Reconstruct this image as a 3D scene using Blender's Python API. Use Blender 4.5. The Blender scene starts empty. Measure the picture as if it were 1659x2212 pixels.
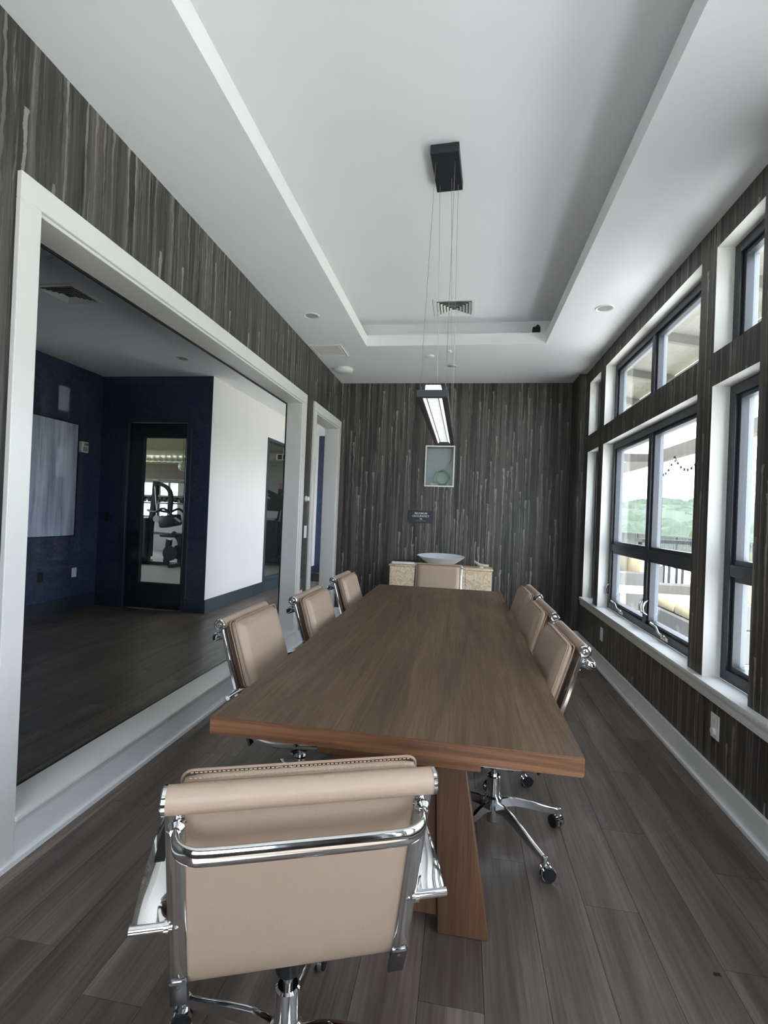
import bpy, bmesh, math, random
from mathutils import Vector, Matrix
random.seed(7)
SC = bpy.context.scene
COL = SC.collection
R = math.radians

# ------------------------------------------------------------------ camera, world, sun, exposure
def make_camera():
    f, yaw, pit, rol, h = 1070.61, 0.1591, 0.0056, 0.0406, 1.3616
    fw = Vector((-math.sin(yaw)*math.cos(pit), math.cos(yaw)*math.cos(pit), math.sin(pit)))
    r = Vector((math.cos(yaw), math.sin(yaw), 0)); u = r.cross(fw)
    r2 = math.cos(rol)*r + math.sin(rol)*u; u2 = -math.sin(rol)*r + math.cos(rol)*u
    cd = bpy.data.cameras.new('camera'); cd.sensor_fit = 'HORIZONTAL'; cd.sensor_width = 36.0
    cd.lens = f/1659*36.0; cd.clip_start = 0.02; cd.clip_end = 600
    co = bpy.data.objects.new('camera', cd); COL.objects.link(co)
    m = Matrix((r2, u2, -fw)).transposed().to_4x4(); m.translation = (0, 0, h)
    co.matrix_world = m; SC.camera = co
make_camera()

W = bpy.data.worlds.new('sky'); SC.world = W; W.use_nodes = True
bg = W.node_tree.nodes['Background']
bg.inputs['Color'].default_value = (0.88, 0.93, 1.04, 1); bg.inputs['Strength'].default_value = 3.4

sd = bpy.data.lights.new('sun', 'SUN'); sd.energy = 14.0; sd.angle = R(1.0); sd.color = (1.0, 0.97, 0.93)
so = bpy.data.objects.new('sun', sd); COL.objects.link(so); so.rotation_euler = (R(38), 0, R(-12)); so.location = (-20, 0, 30)

SC.view_settings.view_transform = 'Standard'; SC.view_settings.look = 'None'
SC.view_settings.exposure = 1.45; SC.view_settings.gamma = 1.0; SC.view_settings.use_curve_mapping = False
SC.cycles.use_denoising = True
SC.cycles.max_bounces = 10; SC.cycles.diffuse_bounces = 6; SC.cycles.glossy_bounces = 5
SC.cycles.transparent_max_bounces = 16; SC.cycles.caustics_reflective = False; SC.cycles.caustics_refractive = False
SC.cycles.sample_clamp_indirect = 8.0

def portal(name, loc, sx, sy, rot):
    l = bpy.data.lights.new(name, 'AREA'); l.shape = 'RECTANGLE'; l.size = sx; l.size_y = sy; l.cycles.is_portal = True
    o = bpy.data.objects.new(name, l); COL.objects.link(o); o.location = loc; o.rotation_euler = rot
portal('window_portal', (1.56, 4.1, 1.75), 2.6, 3.5, (0, R(90), 0))
portal('window_portal', (1.56, 0.4, 1.75), 2.6, 3.5, (0, R(90), 0))
portal('window_portal', (-0.15, -1.75, 1.625), 2.0, 1.8, (R(90), 0, 0))
portal('window_portal', (-0.33, 8.55, 1.57), 2.3, 3.8, (0, R(90), 0))
portal('window_portal', (-11.35, 10.2, 1.85), 2.2, 6.2, (0, R(-90), 0))
portal('window_portal', (-8.0, 14.2, 1.5), 6.2, 1.4, (R(-90), 0, 0))

# ------------------------------------------------------------------ colour + material helpers
def lin(c):
    c = c/255.0
    return c/12.92 if c <= 0.04045 else ((c+0.055)/1.055)**2.4
def S(r, g, b): return (lin(r), lin(g), lin(b), 1)
class NT:
    def __init__(s, name):
        s.m = bpy.data.materials.new(name); s.m.use_nodes = True; s.t = s.m.node_tree
        s.b = s.t.nodes['Principled BSDF']; s.out = s.t.nodes['Material Output']
    def n(s, typ, **kw):
        x = s.t.nodes.new(typ)
        for k, v in kw.items(): setattr(x, k, v)
        return x
    def l(s, a, b): s.t.links.new(a, b)
    def math(s, op, a, b=None, c=None):
        x = s.n('ShaderNodeMath', operation=op)
        for i, v in enumerate((a, b, c)):
            if v is None: continue
            if isinstance(v, (int, float)): x.inputs[i].default_value = v
            else: s.l(v, x.inputs[i])
        return x.outputs[0]
    def mix(s, fac, a, b):
        x = s.n('ShaderNodeMix', data_type='RGBA')
        for sock, v in ((x.inputs['Factor'], fac), (x.inputs['A'], a), (x.inputs['B'], b)):
            if isinstance(v, (int, float, tuple)): sock.default_value = v
            else: s.l(v, sock)
        return x.outputs['Result']
    def ramp(s, fac, stops):
        x = s.n('ShaderNodeValToRGB'); e = x.color_ramp.elements
        while len(e) < len(stops): e.new(0.5)
        for el, (p, c) in zip(e, stops): el.position = p; el.color = c
        s.l(fac, x.inputs['Fac']); return x.outputs['Color']
    def noise(s, vec, scale, detail=4, rough=0.5, dist=0.0):
        x = s.n('ShaderNodeTexNoise'); x.inputs['Scale'].default_value = scale; x.inputs['Detail'].default_value = detail
        x.inputs['Roughness'].default_value = rough; x.inputs['Distortion'].default_value = dist
        if vec is not None: s.l(vec, x.inputs['Vector'])
        return x.outputs['Fac']
    def coords(s, kind='Object'): return s.n('ShaderNodeTexCoord').outputs[kind]
    def scaled(s, vec, sc):
        x = s.n('ShaderNodeMapping'); x.inputs['Scale'].default_value = sc; s.l(vec, x.inputs['Vector']); return x.outputs['Vector']
    def bump(s, h, strength, dist=0.01):
        x = s.n('ShaderNodeBump'); x.inputs['Strength'].default_value = strength; x.inputs['Distance'].default_value = dist
        s.l(h, x.inputs['Height']); s.l(x.outputs['Normal'], s.b.inputs['Normal'])
    def col(s, c):
        if isinstance(c, tuple): s.b.inputs['Base Color'].default_value = c
        else: s.l(c, s.b.inputs['Base Color'])
    def rough(s, r):
        if isinstance(r, float): s.b.inputs['Roughness'].default_value = r
        else: s.l(r, s.b.inputs['Roughness'])
def plain(name, c, rough=0.5, metal=0.0, var=0.06, scale=14.0, bump=0.0, spec=None):
    k = NT(name); co = k.coords(); nz = k.noise(co, scale, 4)
    dark = tuple(v*(1-var) for v in c[:3])+(1,); lite = tuple(min(1, v*(1+var)) for v in c[:3])+(1,)
    k.col(k.mix(nz, dark, lite)); k.rough(float(rough)); k.b.inputs['Metallic'].default_value = metal
    if spec is not None: k.b.inputs['Specular IOR Level'].default_value = spec
    if bump: k.bump(k.noise(co, scale*12, 3), bump, 0.002)
    return k.m
def glass_mat(name, tint=(0.93, 0.96, 0.96, 1), refl=1.0):
    k = NT(name); tr = k.n('ShaderNodeBsdfTransparent'); tr.inputs[0].default_value = tint
    gl = k.n('ShaderNodeBsdfGlossy'); gl.inputs['Roughness'].default_value = 0.01; gl.inputs[0].default_value = (1, 1, 1, 1)
    lw = k.n('ShaderNodeLayerWeight'); lw.inputs['Blend'].default_value = 0.5
    fr = k.math('MULTIPLY_ADD', k.math('POWER', lw.outputs['Facing'], 5.0), 0.9, 0.04)
    nz = k.noise(k.coords(), 3.0, 2); f = k.math('MULTIPLY', fr, k.math('MULTIPLY_ADD', nz, 0.1*refl, 0.95*refl))
    ms = k.n('ShaderNodeMixShader'); k.l(f, ms.inputs[0]); k.l(tr.outputs[0], ms.inputs[1]); k.l(gl.outputs[0], ms.inputs[2])
    k.l(ms.outputs[0], k.out.inputs['Surface']); k.t.nodes.remove(k.b); return k.m
def emit_mat(name, c, strength):
    k = NT(name); k.col(c); k.b.inputs['Emission Color'].default_value = c; k.b.inputs['Emission Strength'].default_value = strength
    k.rough(0.3); return k.m
def wallpaper(name):
    # vertical weathered strokes with pale paint drips; u runs along the wall, z up
    k = NT(name); sep = k.n('ShaderNodeSeparateXYZ'); k.l(k.coords(), sep.inputs[0])
    u0 = k.math('ADD', sep.outputs[0], sep.outputs[1]); z = sep.outputs[2]
    def vec(us, zs, off=0.0):
        c = k.n('ShaderNodeCombineXYZ'); k.l(k.math('MULTIPLY', u, us), c.inputs[0]); c.inputs[1].default_value = off
        k.l(k.math('MULTIPLY', z, zs), c.inputs[2]); return c.outputs[0]
    cw = k.n('ShaderNodeCombineXYZ'); k.l(k.math('MULTIPLY', u0, 9.0), cw.inputs[0]); k.l(k.math('MULTIPLY', z, 4.0), cw.inputs[2])
    wob = k.noise(cw.outputs[0], 1.0, 3); u = k.math('MULTIPLY_ADD', wob, 0.016, u0)
    base = k.noise(vec(14.0, 0.26), 1.0, 6, 0.66, 0.5)
    c1 = k.ramp(base, [(0.28, S(22, 22, 24)), (0.42, S(44, 42, 43)), (0.54, S(72, 69, 67)), (0.66, S(98, 93, 89)), (0.8, S(116, 110, 104))])
    band = k.noise(vec(23.0, 0.16, 31.0), 1.0, 3, 0.5, 0.4)
    c1 = k.mix(k.math('MULTIPLY', k.ramp(band, [(0.53, (0, 0, 0, 1)), (0.57, (1, 1, 1, 1))]), 0.55), c1, S(112, 106, 100))
    c1 = k.mix(k.math('MULTIPLY', k.ramp(band, [(0.41, (1, 1, 1, 1)), (0.45, (0, 0, 0, 1))]), 0.6), c1, S(30, 29, 31))
    tone = k.noise(vec(5.0, 0.15, 3.0), 1.0, 2)
    c1 = k.mix(k.math('MULTIPLY', tone, 0.5), c1, S(60, 55, 50))
    fine = k.noise(vec(85.0, 2.2, 7.0), 1.0, 6, 0.72)
    c2 = k.mix(k.ramp(fine, [(0.52, (0, 0, 0, 1)), (0.72, (0.8, 0.8, 0.8, 1))]), c1, S(104, 98, 92))
    dk = k.noise(vec(34.0, 0.8, 11.0), 1.0, 6, 0.7, 0.4)
    c2 = k.mix(k.ramp(dk, [(0.52, (0, 0, 0, 1)), (0.64, (0.9, 0.9, 0.9, 1))]), c2, S(17, 16, 18))
    pale = k.noise(vec(46.0, 1.3, 19.0), 1.0, 6, 0.75, 0.5)
    patch = k.noise(vec(3.0, 1.2, 23.0), 1.0, 3)
    pm = k.math('MULTIPLY', k.ramp(pale, [(0.57, (0, 0, 0, 1)), (0.63, (1, 1, 1, 1))]), k.ramp(patch, [(0.35, (0.1, 0.1, 0.1, 1)), (0.62, (0.85, 0.85, 0.85, 1))]))
    c2 = k.mix(pm, c2, S(142, 135, 126))
    out = c2
    for (n, per, seed, dens, wid) in ((11.0, 0.8, 1.3, 0.52, 0.10), (19.0, 1.15, 5.7, 0.45, 0.13)):
        uu = k.math('MULTIPLY_ADD', k.noise(vec(0.0, 5.0, seed), 1.0, 2), 0.35, k.math('MULTIPLY', u, n))
        colid = k.math('FLOOR', uu); fx = k.math('ABSOLUTE', k.math('SUBTRACT', k.math('FRACT', uu), 0.5))
        wn = k.n('ShaderNodeTexWhiteNoise', noise_dimensions='1D'); k.l(k.math('ADD', colid, seed), wn.inputs['W'])
        zz = k.math('ADD', k.math('MULTIPLY', z, per), k.math('MULTIPLY', wn.outputs['Value'], 9.0))
        zf = k.math('FRACT', zz)
        wn2 = k.n('ShaderNodeTexWhiteNoise', noise_dimensions='2D'); cv = k.n('ShaderNodeCombineXYZ')
        k.l(colid, cv.inputs[0]); k.l(k.math('FLOOR', zz), cv.inputs[1]); k.l(cv.outputs[0], wn2.inputs['Vector'])
        on = k.math('GREATER_THAN', wn2.outputs['Value'], dens)
        head = k.math('POWER', zf, 14.0)
        ragged = k.noise(vec(60.0, 14.0, seed), 1.0, 3)
        w = k.math('MULTIPLY', k.math('MULTIPLY_ADD', head, 0.15, wid*0.78), k.math('MULTIPLY_ADD', ragged, 3.0, -0.65))
        inside = k.math('LESS_THAN', fx, w)
        fade = k.math('MULTIPLY', k.math('POWER', zf, 1.2), k.math('LESS_THAN', zf, 0.965))
        msk = k.math('MULTIPLY', k.math('MULTIPLY', inside, on), k.math('MULTIPLY', fade, k.math('MULTIPLY_ADD', wn2.outputs['Value'], 0.7, 0.1)))
        out = k.mix(msk, out, S(166, 159, 149))
    k.col(out); k.rough(0.48); k.bump(base, 0.15, 0.004); return k.m
def plank_mat(name):
    k = NT(name); oi = k.n('ShaderNodeObjectInfo'); g = k.coords('Object')
    off = k.n('ShaderNodeVectorMath', operation='ADD'); k.l(g, off.inputs[0]); cx = k.n('ShaderNodeCombineXYZ')
    k.l(k.math('MULTIPLY', oi.outputs['Random'], 37.0), cx.inputs[0]); k.l(k.math('MULTIPLY', oi.outputs['Random'], 91.0), cx.inputs[1]); k.l(cx.outputs[0], off.inputs[1])
    v = off.outputs[0]
    big = k.noise(k.scaled(v, (9, 0.9, 9)), 1.0, 4, 0.55, 0.6); fine = k.noise(k.scaled(v, (90, 2.2, 90)), 1.0, 4, 0.65, 0.3)
    c = k.ramp(big, [(0.28, S(76, 67, 62)), (0.5, S(104, 94, 87)), (0.75, S(132, 121, 113))])
    c = k.mix(k.math('MULTIPLY', k.ramp(fine, [(0.42, (0, 0, 0, 1)), (0.66, (1, 1, 1, 1))]), 0.45), c, S(58, 50, 45))
    hs = k.n('ShaderNodeHueSaturation'); k.l(c, hs.inputs['Color']); k.l(k.math('MULTIPLY_ADD', oi.outputs['Random'], 0.32, 0.84), hs.inputs['Value'])
    k.col(hs.outputs['Color']); k.rough(k.math('MULTIPLY_ADD', fine, 0.16, 0.30)); k.b.inputs['Specular IOR Level'].default_value = 0.5
    k.bump(fine, 0.12, 0.002); return k.m
def wood_mat(name, axis, cols, rough=0.36, planks=0.0):
    k = NT(name); v = k.coords(); sc = [16, 16, 16]; sc[axis] = 0.9
    scf = [130, 130, 130]; scf[axis] = 3.0
    big = k.noise(k.scaled(v, tuple(sc)), 1.0, 5, 0.6, 1.4); fine = k.noise(k.scaled(v, tuple(scf)), 1.0, 4, 0.7, 0.4)
    c = k.ramp(big, [(0.28, cols[0]), (0.5, cols[1]), (0.74, cols[2])])
    c = k.mix(k.math('MULTIPLY', k.ramp(fine, [(0.45, (0, 0, 0, 1)), (0.7, (1, 1, 1, 1))]), 0.5), c, tuple(x*0.5 for x in cols[0][:3])+(1,))
    if planks:
        sp = k.n('ShaderNodeSeparateXYZ'); k.l(v, sp.inputs[0]); idx = k.math('FLOOR', k.math('DIVIDE', sp.outputs[0], planks))
        wn = k.n('ShaderNodeTexWhiteNoise', noise_dimensions='1D'); k.l(idx, wn.inputs['W'])
        hs = k.n('ShaderNodeHueSaturation'); k.l(c, hs.inputs['Color']); k.l(k.math('MULTIPLY_ADD', wn.outputs['Value'], 0.22, 0.89), hs.inputs['Value']); c = hs.outputs['Color']
    k.col(c); k.rough(k.math('MULTIPLY_ADD', fine, 0.18, rough-0.06)); k.bump(fine, 0.18, 0.002); return k.m
def burl_mat(name):
    k = NT(name); v = k.coords(); n = k.noise(v, 5.5, 5, 0.5, 2.2); n2 = k.noise(v, 16.0, 3, 0.5, 0.8)
    c = k.ramp(n, [(0.30, S(178, 146, 110)), (0.42, S(250, 226, 190)), (0.5, S(212, 182, 142)), (0.6, S(254, 236, 206)), (0.75, S(196, 168, 132))])
    k.col(k.mix(k.math('MULTIPLY', n2, 0.3), c, S(224, 214, 196))); k.rough(0.4); return k.m
def art_mat(name):
    k = NT(name); v = k.coords(); n = k.noise(k.scaled(v, (1, 9, 0.9)), 1.0, 4, 0.55, 0.4); n2 = k.noise(k.scaled(v, (1, 26, 1.6)), 1.0, 4, 0.6)
    c = k.ramp(n, [(0.3, S(146, 156, 182)), (0.5, S(190, 198, 222)), (0.7, S(222, 228, 244))])
    k.col(k.mix(k.math('MULTIPLY', k.ramp(n2, [(0.55, (0, 0, 0, 1)), (0.72, (1, 1, 1, 1))]), 0.6), c, S(120, 126, 150))); k.rough(0.6); return k.m
def navy_mat(name):
    k = NT(name); v = k.coords(); n = k.noise(k.scaled(v, (6, 6, 9)), 1.0, 3, 0.5, 3.0)
    k.col(k.mix(k.ramp(n, [(0.4, (0, 0, 0, 1)), (0.6, (1, 1, 1, 1))]), S(44, 55, 80), S(57, 70, 99))); k.rough(0.55); return k.m
def leaf_mat(name, a, b, c):
    k = NT(name); v = k.coords(); n = k.noise(k.scaled(v, (0.6, 0.6, 0.6)), 1.0, 5, 0.65); k.col(k.ramp(n, [(0.3, a), (0.5, b), (0.7, c)])); k.rough(0.8); return k.m

M = {}
M['paint'] = plain('off_white_wall_paint', S(226, 225, 221), 0.65, var=0.015, scale=5, bump=0.05)
M['ceil'] = plain('ceiling_paint', S(236, 237, 238), 0.8, var=0.015, scale=3, bump=0.05)
M['trim'] = plain('white_trim_paint', S(224, 223, 220), 0.38, var=0.02, scale=9)
M['base'] = plain('grey_white_baseboard_paint', S(230, 231, 232), 0.4, var=0.02, scale=9)
M['wallpaper'] = wallpaper('weathered_stroke_wallpaper')
M['plank'] = plank_mat('grey_brown_vinyl_plank')
M['subfloor'] = plain('dark_underlay', S(30, 26, 24), 0.8)
M['table'] = wood_mat('dark_oak_along', 1, [S(74, 57, 43), S(100, 79, 60), S(121, 98, 75)], 0.40, planks=0.172)
M['table_x'] = wood_mat('dark_oak_across', 0, [S(88, 58, 40), S(128, 88, 60), S(152, 108, 77)], 0.45)
M['table_z'] = wood_mat('dark_oak_upright', 2, [S(70, 48, 34), S(98, 68, 48), S(118, 84, 60)], 0.45)
M['leather'] = plain('beige_leather', S(170, 148, 130), 0.42, var=0.03, scale=30, bump=0.22)
M['pipe'] = plain('tan_piping', S(158, 132, 112), 0.5, var=0.04)
M['thread'] = plain('cream_thread', S(192, 168, 146), 0.7)
M['chrome'] = plain('polished_chrome', (0.80, 0.81, 0.83, 1), 0.07, 1.0, var=0.01)
M['gunmetal'] = plain('dark_chrome', (0.25, 0.25, 0.27, 1), 0.15, 1.0, var=0.03)
M['black'] = plain('black_plastic', S(24, 25, 28), 0.4, var=0.08)
M['rubber'] = plain('black_rubber', S(20, 20, 22), 0.7, var=0.08)
M['blackmetal'] = plain('matte_black_metal', S(34, 36, 42), 0.45, 0.0, var=0.05)
M['frame'] = plain('black_window_frame', S(44, 48, 56), 0.38, var=0.04)
M['bead'] = plain('white_glazing_spacer', S(225, 228, 230), 0.4)
M['stop'] = plain('grey_exterior_stop', S(120, 124, 130), 0.5)
M['glass'] = glass_mat('window_glass')
M['hallglass'] = glass_mat('interior_glass', (0.97, 0.98, 0.98, 1), 0.10)
M['navy'] = navy_mat('navy_patterned_wallpaper')
M['teal'] = plain('dark_teal_paint', S(44, 58, 68), 0.4, var=0.05)
M['doorteal'] = plain('dark_teal_door_paint', S(26, 36, 42), 0.35, var=0.05)
M['white'] = plain('white_plastic', S(232, 232, 230), 0.35, var=0.02)
M['metal'] = plain('brushed_grey_metal', S(150, 154, 156), 0.35, 0.85, var=0.06)
M['galv'] = plain('galvanised_box_metal', S(150, 156, 156), 0.45, 0.6, var=0.12, scale=8)
M['silver'] = plain('satin_nickel', S(190, 190, 188), 0.25, 1.0, var=0.03)
M['wire'] = plain('steel_wire', S(150, 150, 148), 0.35, 0.6)
M['greencable'] = plain('pale_green_cable', S(120, 160, 130), 0.5)
M['whitecable'] = plain('white_cable', S(205, 210, 205), 0.5)
M['burl'] = burl_mat('cream_burl_veneer')
M['bowl'] = plain('glazed_white_bowl', S(205, 210, 216), 0.3, var=0.06, scale=9)
M['page'] = plain('book_pages', S(228, 226, 220), 0.7)
M['cover'] = plain('black_book_cover', S(30, 30, 32), 0.4)
M['stone'] = plain('white_stone_dish', S(222, 216, 206), 0.45, var=0.06)
M['art'] = art_mat('abstract_grey_canvas')
M['artframe'] = plain('black_picture_frame', S(20, 22, 28), 0.4)
M['signplate'] = plain('black_sign_plate', S(38, 40, 44), 0.4)
M['signtext'] = plain('white_sign_lettering', S(225, 225, 222), 0.5)
M['crystal'] = emit_mat('lit_frosted_crystal', (0.95, 0.97, 1.0, 1), 0.26)
M['led'] = emit_mat('led_strip', (0.95, 0.97, 1.0, 1), 0.5)
M['lightlens'] = plain('unlit_lamp_lens', S(168, 168, 166), 0.3)
M['slot'] = plain('dark_vent_opening', S(26, 28, 30), 0.8)
M['gymfloor'] = plain('grey_rubber_floor', S(132, 132, 130), 0.7, var=0.12, scale=30)
M['gymwall'] = plain('gym_grey_wall', S(150, 148, 146), 0.7)
M['gymband'] = plain('brown_blind_fabric', S(98, 88, 84), 0.8)
M['duct'] = plain('spiral_duct_metal', S(170, 170, 168), 0.3, 0.8)
M['machine'] = plain('black_machine_frame', S(30, 31, 34), 0.35, var=0.05)
M['pad'] = plain('black_vinyl_pad', S(22, 22, 24), 0.5)
M['machsilver'] = plain('machine_silver', S(185, 188, 190), 0.3, 0.5)
M['deck'] = plain('patio_concrete', S(214, 213, 212), 0.8, var=0.06)
M['porchboard'] = wood_mat('pale_porch_board', 1, [S(112, 108, 102), S(126, 121, 115), S(140, 135, 128)], 0.6)
M['porchbeam'] = plain('weathered_beam', S(92, 86, 80), 0.7)
M['porchpost'] = plain('brown_post', S(74, 62, 56), 0.7)
M['railing'] = plain('black_railing', S(40, 40, 42), 0.5)
M['tan'] = plain('cream_cushion', S(140, 128, 104), 0.85, var=0.05)
M['wicker'] = plain('grey_wicker', S(62, 62, 62), 0.8, var=0.12, scale=60)
M['forest'] = leaf_mat('forest_leaves', S(24, 36, 27), S(33, 47, 34), S(44, 58, 40))
M['treeleaf'] = leaf_mat('yellow_green_leaves', S(44, 56, 28), S(58, 70, 34), S(74, 84, 42))
M['bark'] = plain('bark', S(86, 70, 56), 0.9)
M['ground'] = plain('dry_grass', S(120, 122, 84), 0.9, var=0.1, scale=0.3)
M['bulb'] = plain('clear_bulb', S(224, 226, 224), 0.15)
M['screenwhite'] = plain('console_panel', S(180, 184, 188), 0.4)
M['roofing'] = plain('roof_membrane', S(120, 120, 118), 0.9)
M['redplate'] = plain('pale_red_wall_plate', S(150, 108, 104), 0.6)

# ------------------------------------------------------------------ mesh helpers
def box(bm, x0, x1, y0, y1, z0, z1, mi=0):
    v = [bm.verts.new((x, y, z)) for x in (x0, x1) for y in (y0, y1) for z in (z0, z1)]
    for q in ((0, 1, 3, 2), (4, 6, 7, 5), (0, 4, 5, 1), (2, 3, 7, 6), (0, 2, 6, 4), (1, 5, 7, 3)):
        f = bm.faces.new([v[i] for i in q]); f.material_index = mi
    return v
def boxc(bm, c, s, rot=None):
    v = box(bm, -s[0]/2, s[0]/2, -s[1]/2, s[1]/2, -s[2]/2, s[2]/2)
    m = Matrix.Translation(c) @ (rot.to_4x4() if rot else Matrix.Identity(4))
    for q in v: q.co = m @ q.co
    return v
def frames(pts):
    P = [Vector(p) for p in pts]; T = []
    for i in range(len(P)):
        a = P[max(i-1, 0)]; b = P[min(i+1, len(P)-1)]; T.append((b-a).normalized())
    return P, T
def sweep(bm, pts, prof, up=None, closed=False, scales=None, side=None):
    """sweep a 2D profile [(a,b)] along pts; b runs along 'up' when given"""
    P, T = frames(pts)
    if closed:
        n = len(P); T = [(P[(i+1) % n]-P[i-1]).normalized() for i in range(n)]
    rings = []; nrm = None
    for i, (p, t) in enumerate(zip(P, T)):
        if side is not None:
            s_ = Vector(side); s_ = (s_-t*s_.dot(t)).normalized(); w = s_.cross(t).normalized()
        elif up is not None:
            u = Vector(up); s_ = t.cross(u)
            if s_.length < 1e-4: s_ = Vector((1, 0, 0)).cross(t)
            s_.normalize(); w = s_.cross(t).normalized()
        else:
            if nrm is None:
                a = Vector((0, 0, 1)) if abs(t.z) < 0.9 else Vector((1, 0, 0)); nrm = (a-t*a.dot(t)).normalized()
            else: nrm = (nrm-t*nrm.dot(t)).normalized()
            w = nrm; s_ = t.cross(w)
        k = scales[i] if scales else (1, 1)
        if isinstance(k, (int, float)): k = (k, k)
        rings.append([bm.verts.new(p+s_*(a*k[0])+w*(b*k[1])) for a, b in prof])
    m = len(prof); n = len(rings)
    for i in range(n if closed else n-1):
        A = rings[i]; B = rings[(i+1) % n]
        for j in range(m): bm.faces.new((A[j], A[(j+1) % m], B[(j+1) % m], B[j]))
    if not closed:
        bm.faces.new(rings[0][::-1]); bm.faces.new(rings[-1])
def circ(r, n=8, r2=None): return [(r*math.cos(2*math.pi*i/n), (r2 or r)*math.sin(2*math.pi*i/n)) for i in range(n)]
def rectp(a, b): return [(-a, -b), (a, -b), (a, b), (-a, b)]
def tube(bm, pts, r, n=8, closed=False, scales=None): sweep(bm, pts, circ(r, n), None, closed, scales)
def lathe(bm, prof, c=(0, 0, 0), n=20, rot=None):
    m = Matrix.Translation(c) @ (rot.to_4x4() if rot else Matrix.Identity(4)); rings = []
    for r, z in prof:
        if r < 1e-6: rings.append([bm.verts.new(m @ Vector((0, 0, z)))])
        else: rings.append([bm.verts.new(m @ Vector((r*math.cos(2*math.pi*i/n), r*math.sin(2*math.pi*i/n), z))) for i in range(n)])
    for A, B in zip(rings, rings[1:]):
        for i in range(n):
            q = [A[i % len(A)], A[(i+1) % len(A)], B[(i+1) % len(B)], B[i % len(B)]]
            u = []
            for x in q:
                if x not in u: u.append(x)
            if len(u) >= 3:
                try: bm.faces.new(u)
                except ValueError: pass
    for ring in (rings[0], rings[-1]):
        if len(ring) > 2:
            try: bm.faces.new(ring)
            except ValueError: pass
def cyl(bm, p0, p1, r, n=12, r1=None):
    p0 = Vector(p0); p1 = Vector(p1); d = p1-p0
    lathe(bm, [(r, 0), (r if r1 is None else r1, d.length)], p0, n, d.to_track_quat('Z', 'Y').to_matrix())
def prism(bm, poly, axis, a, b):
    def co(p, t):
        l = list(p); l.insert(axis, t); return l
    A = [bm.verts.new(co(p, a)) for p in poly]; B = [bm.verts.new(co(p, b)) for p in poly]; n = len(poly)
    bm.faces.new(A); bm.faces.new(B[::-1])
    for i in range(n): bm.faces.new((A[i], B[i], B[(i+1) % n], A[(i+1) % n]))
def holes_slab(bm, axis, a0, a1, u0, u1, v0, v1, holes):
    """slab with rectangular holes: front (a0) faces material 0, edges 1, back (a1) 2"""
    us = sorted({u0, u1, *[h[0] for h in holes], *[h[1] for h in holes]}); vs = sorted({v0, v1, *[h[2] for h in holes], *[h[3] for h in holes]})
    us = [u for u in us if u0 <= u <= u1]; vs = [v for v in vs if v0 <= v <= v1]
    def solid(i, j):
        if i < 0 or j < 0 or i >= len(us)-1 or j >= len(vs)-1: return False
        cu = (us[i]+us[i+1])/2; cv = (vs[j]+vs[j+1])/2
        return not any(h[0] < cu < h[1] and h[2] < cv < h[3] for h in holes)
    def V(u, v, a):
        l = [u, v]; l.insert(axis, a); return bm.verts.new(l)
    def F(vs_, mi): bm.faces.new(vs_).material_index = mi
    for i in range(len(us)-1):
        for j in range(len(vs)-1):
            if not solid(i, j): continue
            a, b, c, d = us[i], us[i+1], vs[j], vs[j+1]
            F([V(a, c, a0), V(b, c, a0), V(b, d, a0), V(a, d, a0)], 0); F([V(a, c, a1), V(b, c, a1), V(b, d, a1), V(a, d, a1)], 2)
            for (ii, jj, p, q) in ((i-1, j, (a, c), (a, d)), (i+1, j, (b, c), (b, d)), (i, j-1, (a, c), (b, c)), (i, j+1, (a, d), (b, d))):
                if not solid(ii, jj): F([V(*p, a0), V(*q, a0), V(*q, a1), V(*p, a1)], 1)
    bmesh.ops.remove_doubles(bm, verts=bm.verts, dist=1e-5)
def NB(): return bmesh.new()
def wloc(o):
    v = Vector((0, 0, 0))
    while o is not None: v = v+Vector(o.location); o = o.parent
    return v
def obj(name, bm, mat, parent=None, bevel=0.0, seg=2, smooth=True, kind=None, ang=35, recalc=True):
    if bevel: bmesh.ops.bevel(bm, geom=[e for e in bm.edges], offset=bevel, segments=seg, affect='EDGES', profile=0.5, clamp_overlap=True)
    if recalc: bmesh.ops.recalc_face_normals(bm, faces=bm.faces)
    me = bpy.data.meshes.new(name); bm.to_mesh(me); bm.free()
    for mm in (mat if isinstance(mat, (list, tuple)) else [mat]): me.materials.append(M[mm])
    if parent is not None: me.transform(Matrix.Translation(-wloc(parent)))
    if smooth:
        for p in me.polygons: p.use_smooth = True
        me.set_sharp_from_angle(angle=R(ang))
    o = bpy.data.objects.new(name, me); COL.objects.link(o)
    if parent is not None: o.parent = parent
    if kind: o['kind'] = kind
    return o
def tag(o, label, cat, group=None, kind=None):
    o['label'] = label; o['category'] = cat
    if group: o['group'] = group
    if kind: o['kind'] = kind
    return o
def thing(name, label, cat, loc=(0, 0, 0), group=None, kind=None):
    o = bpy.data.objects.new(name, None); COL.objects.link(o); o.location = loc; o.empty_display_size = 0.1
    return tag(o, label, cat, group, kind)
def struct(name, bm, mat, label, cat='structure', parent=None, **kw):
    o = obj(name, bm, mat, parent, kind='structure', **kw); o['label'] = label; o['category'] = cat; return o
def B(x0, x1, y0, y1, z0, z1):
    bm = NB(); box(bm, x0, x1, y0, y1, z0, z1); return bm
def dup(o, parent=None):
    c = o.copy(); COL.objects.link(c); c.parent = parent
    for ch in list(o.children): dup(ch, c)
    return c

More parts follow.
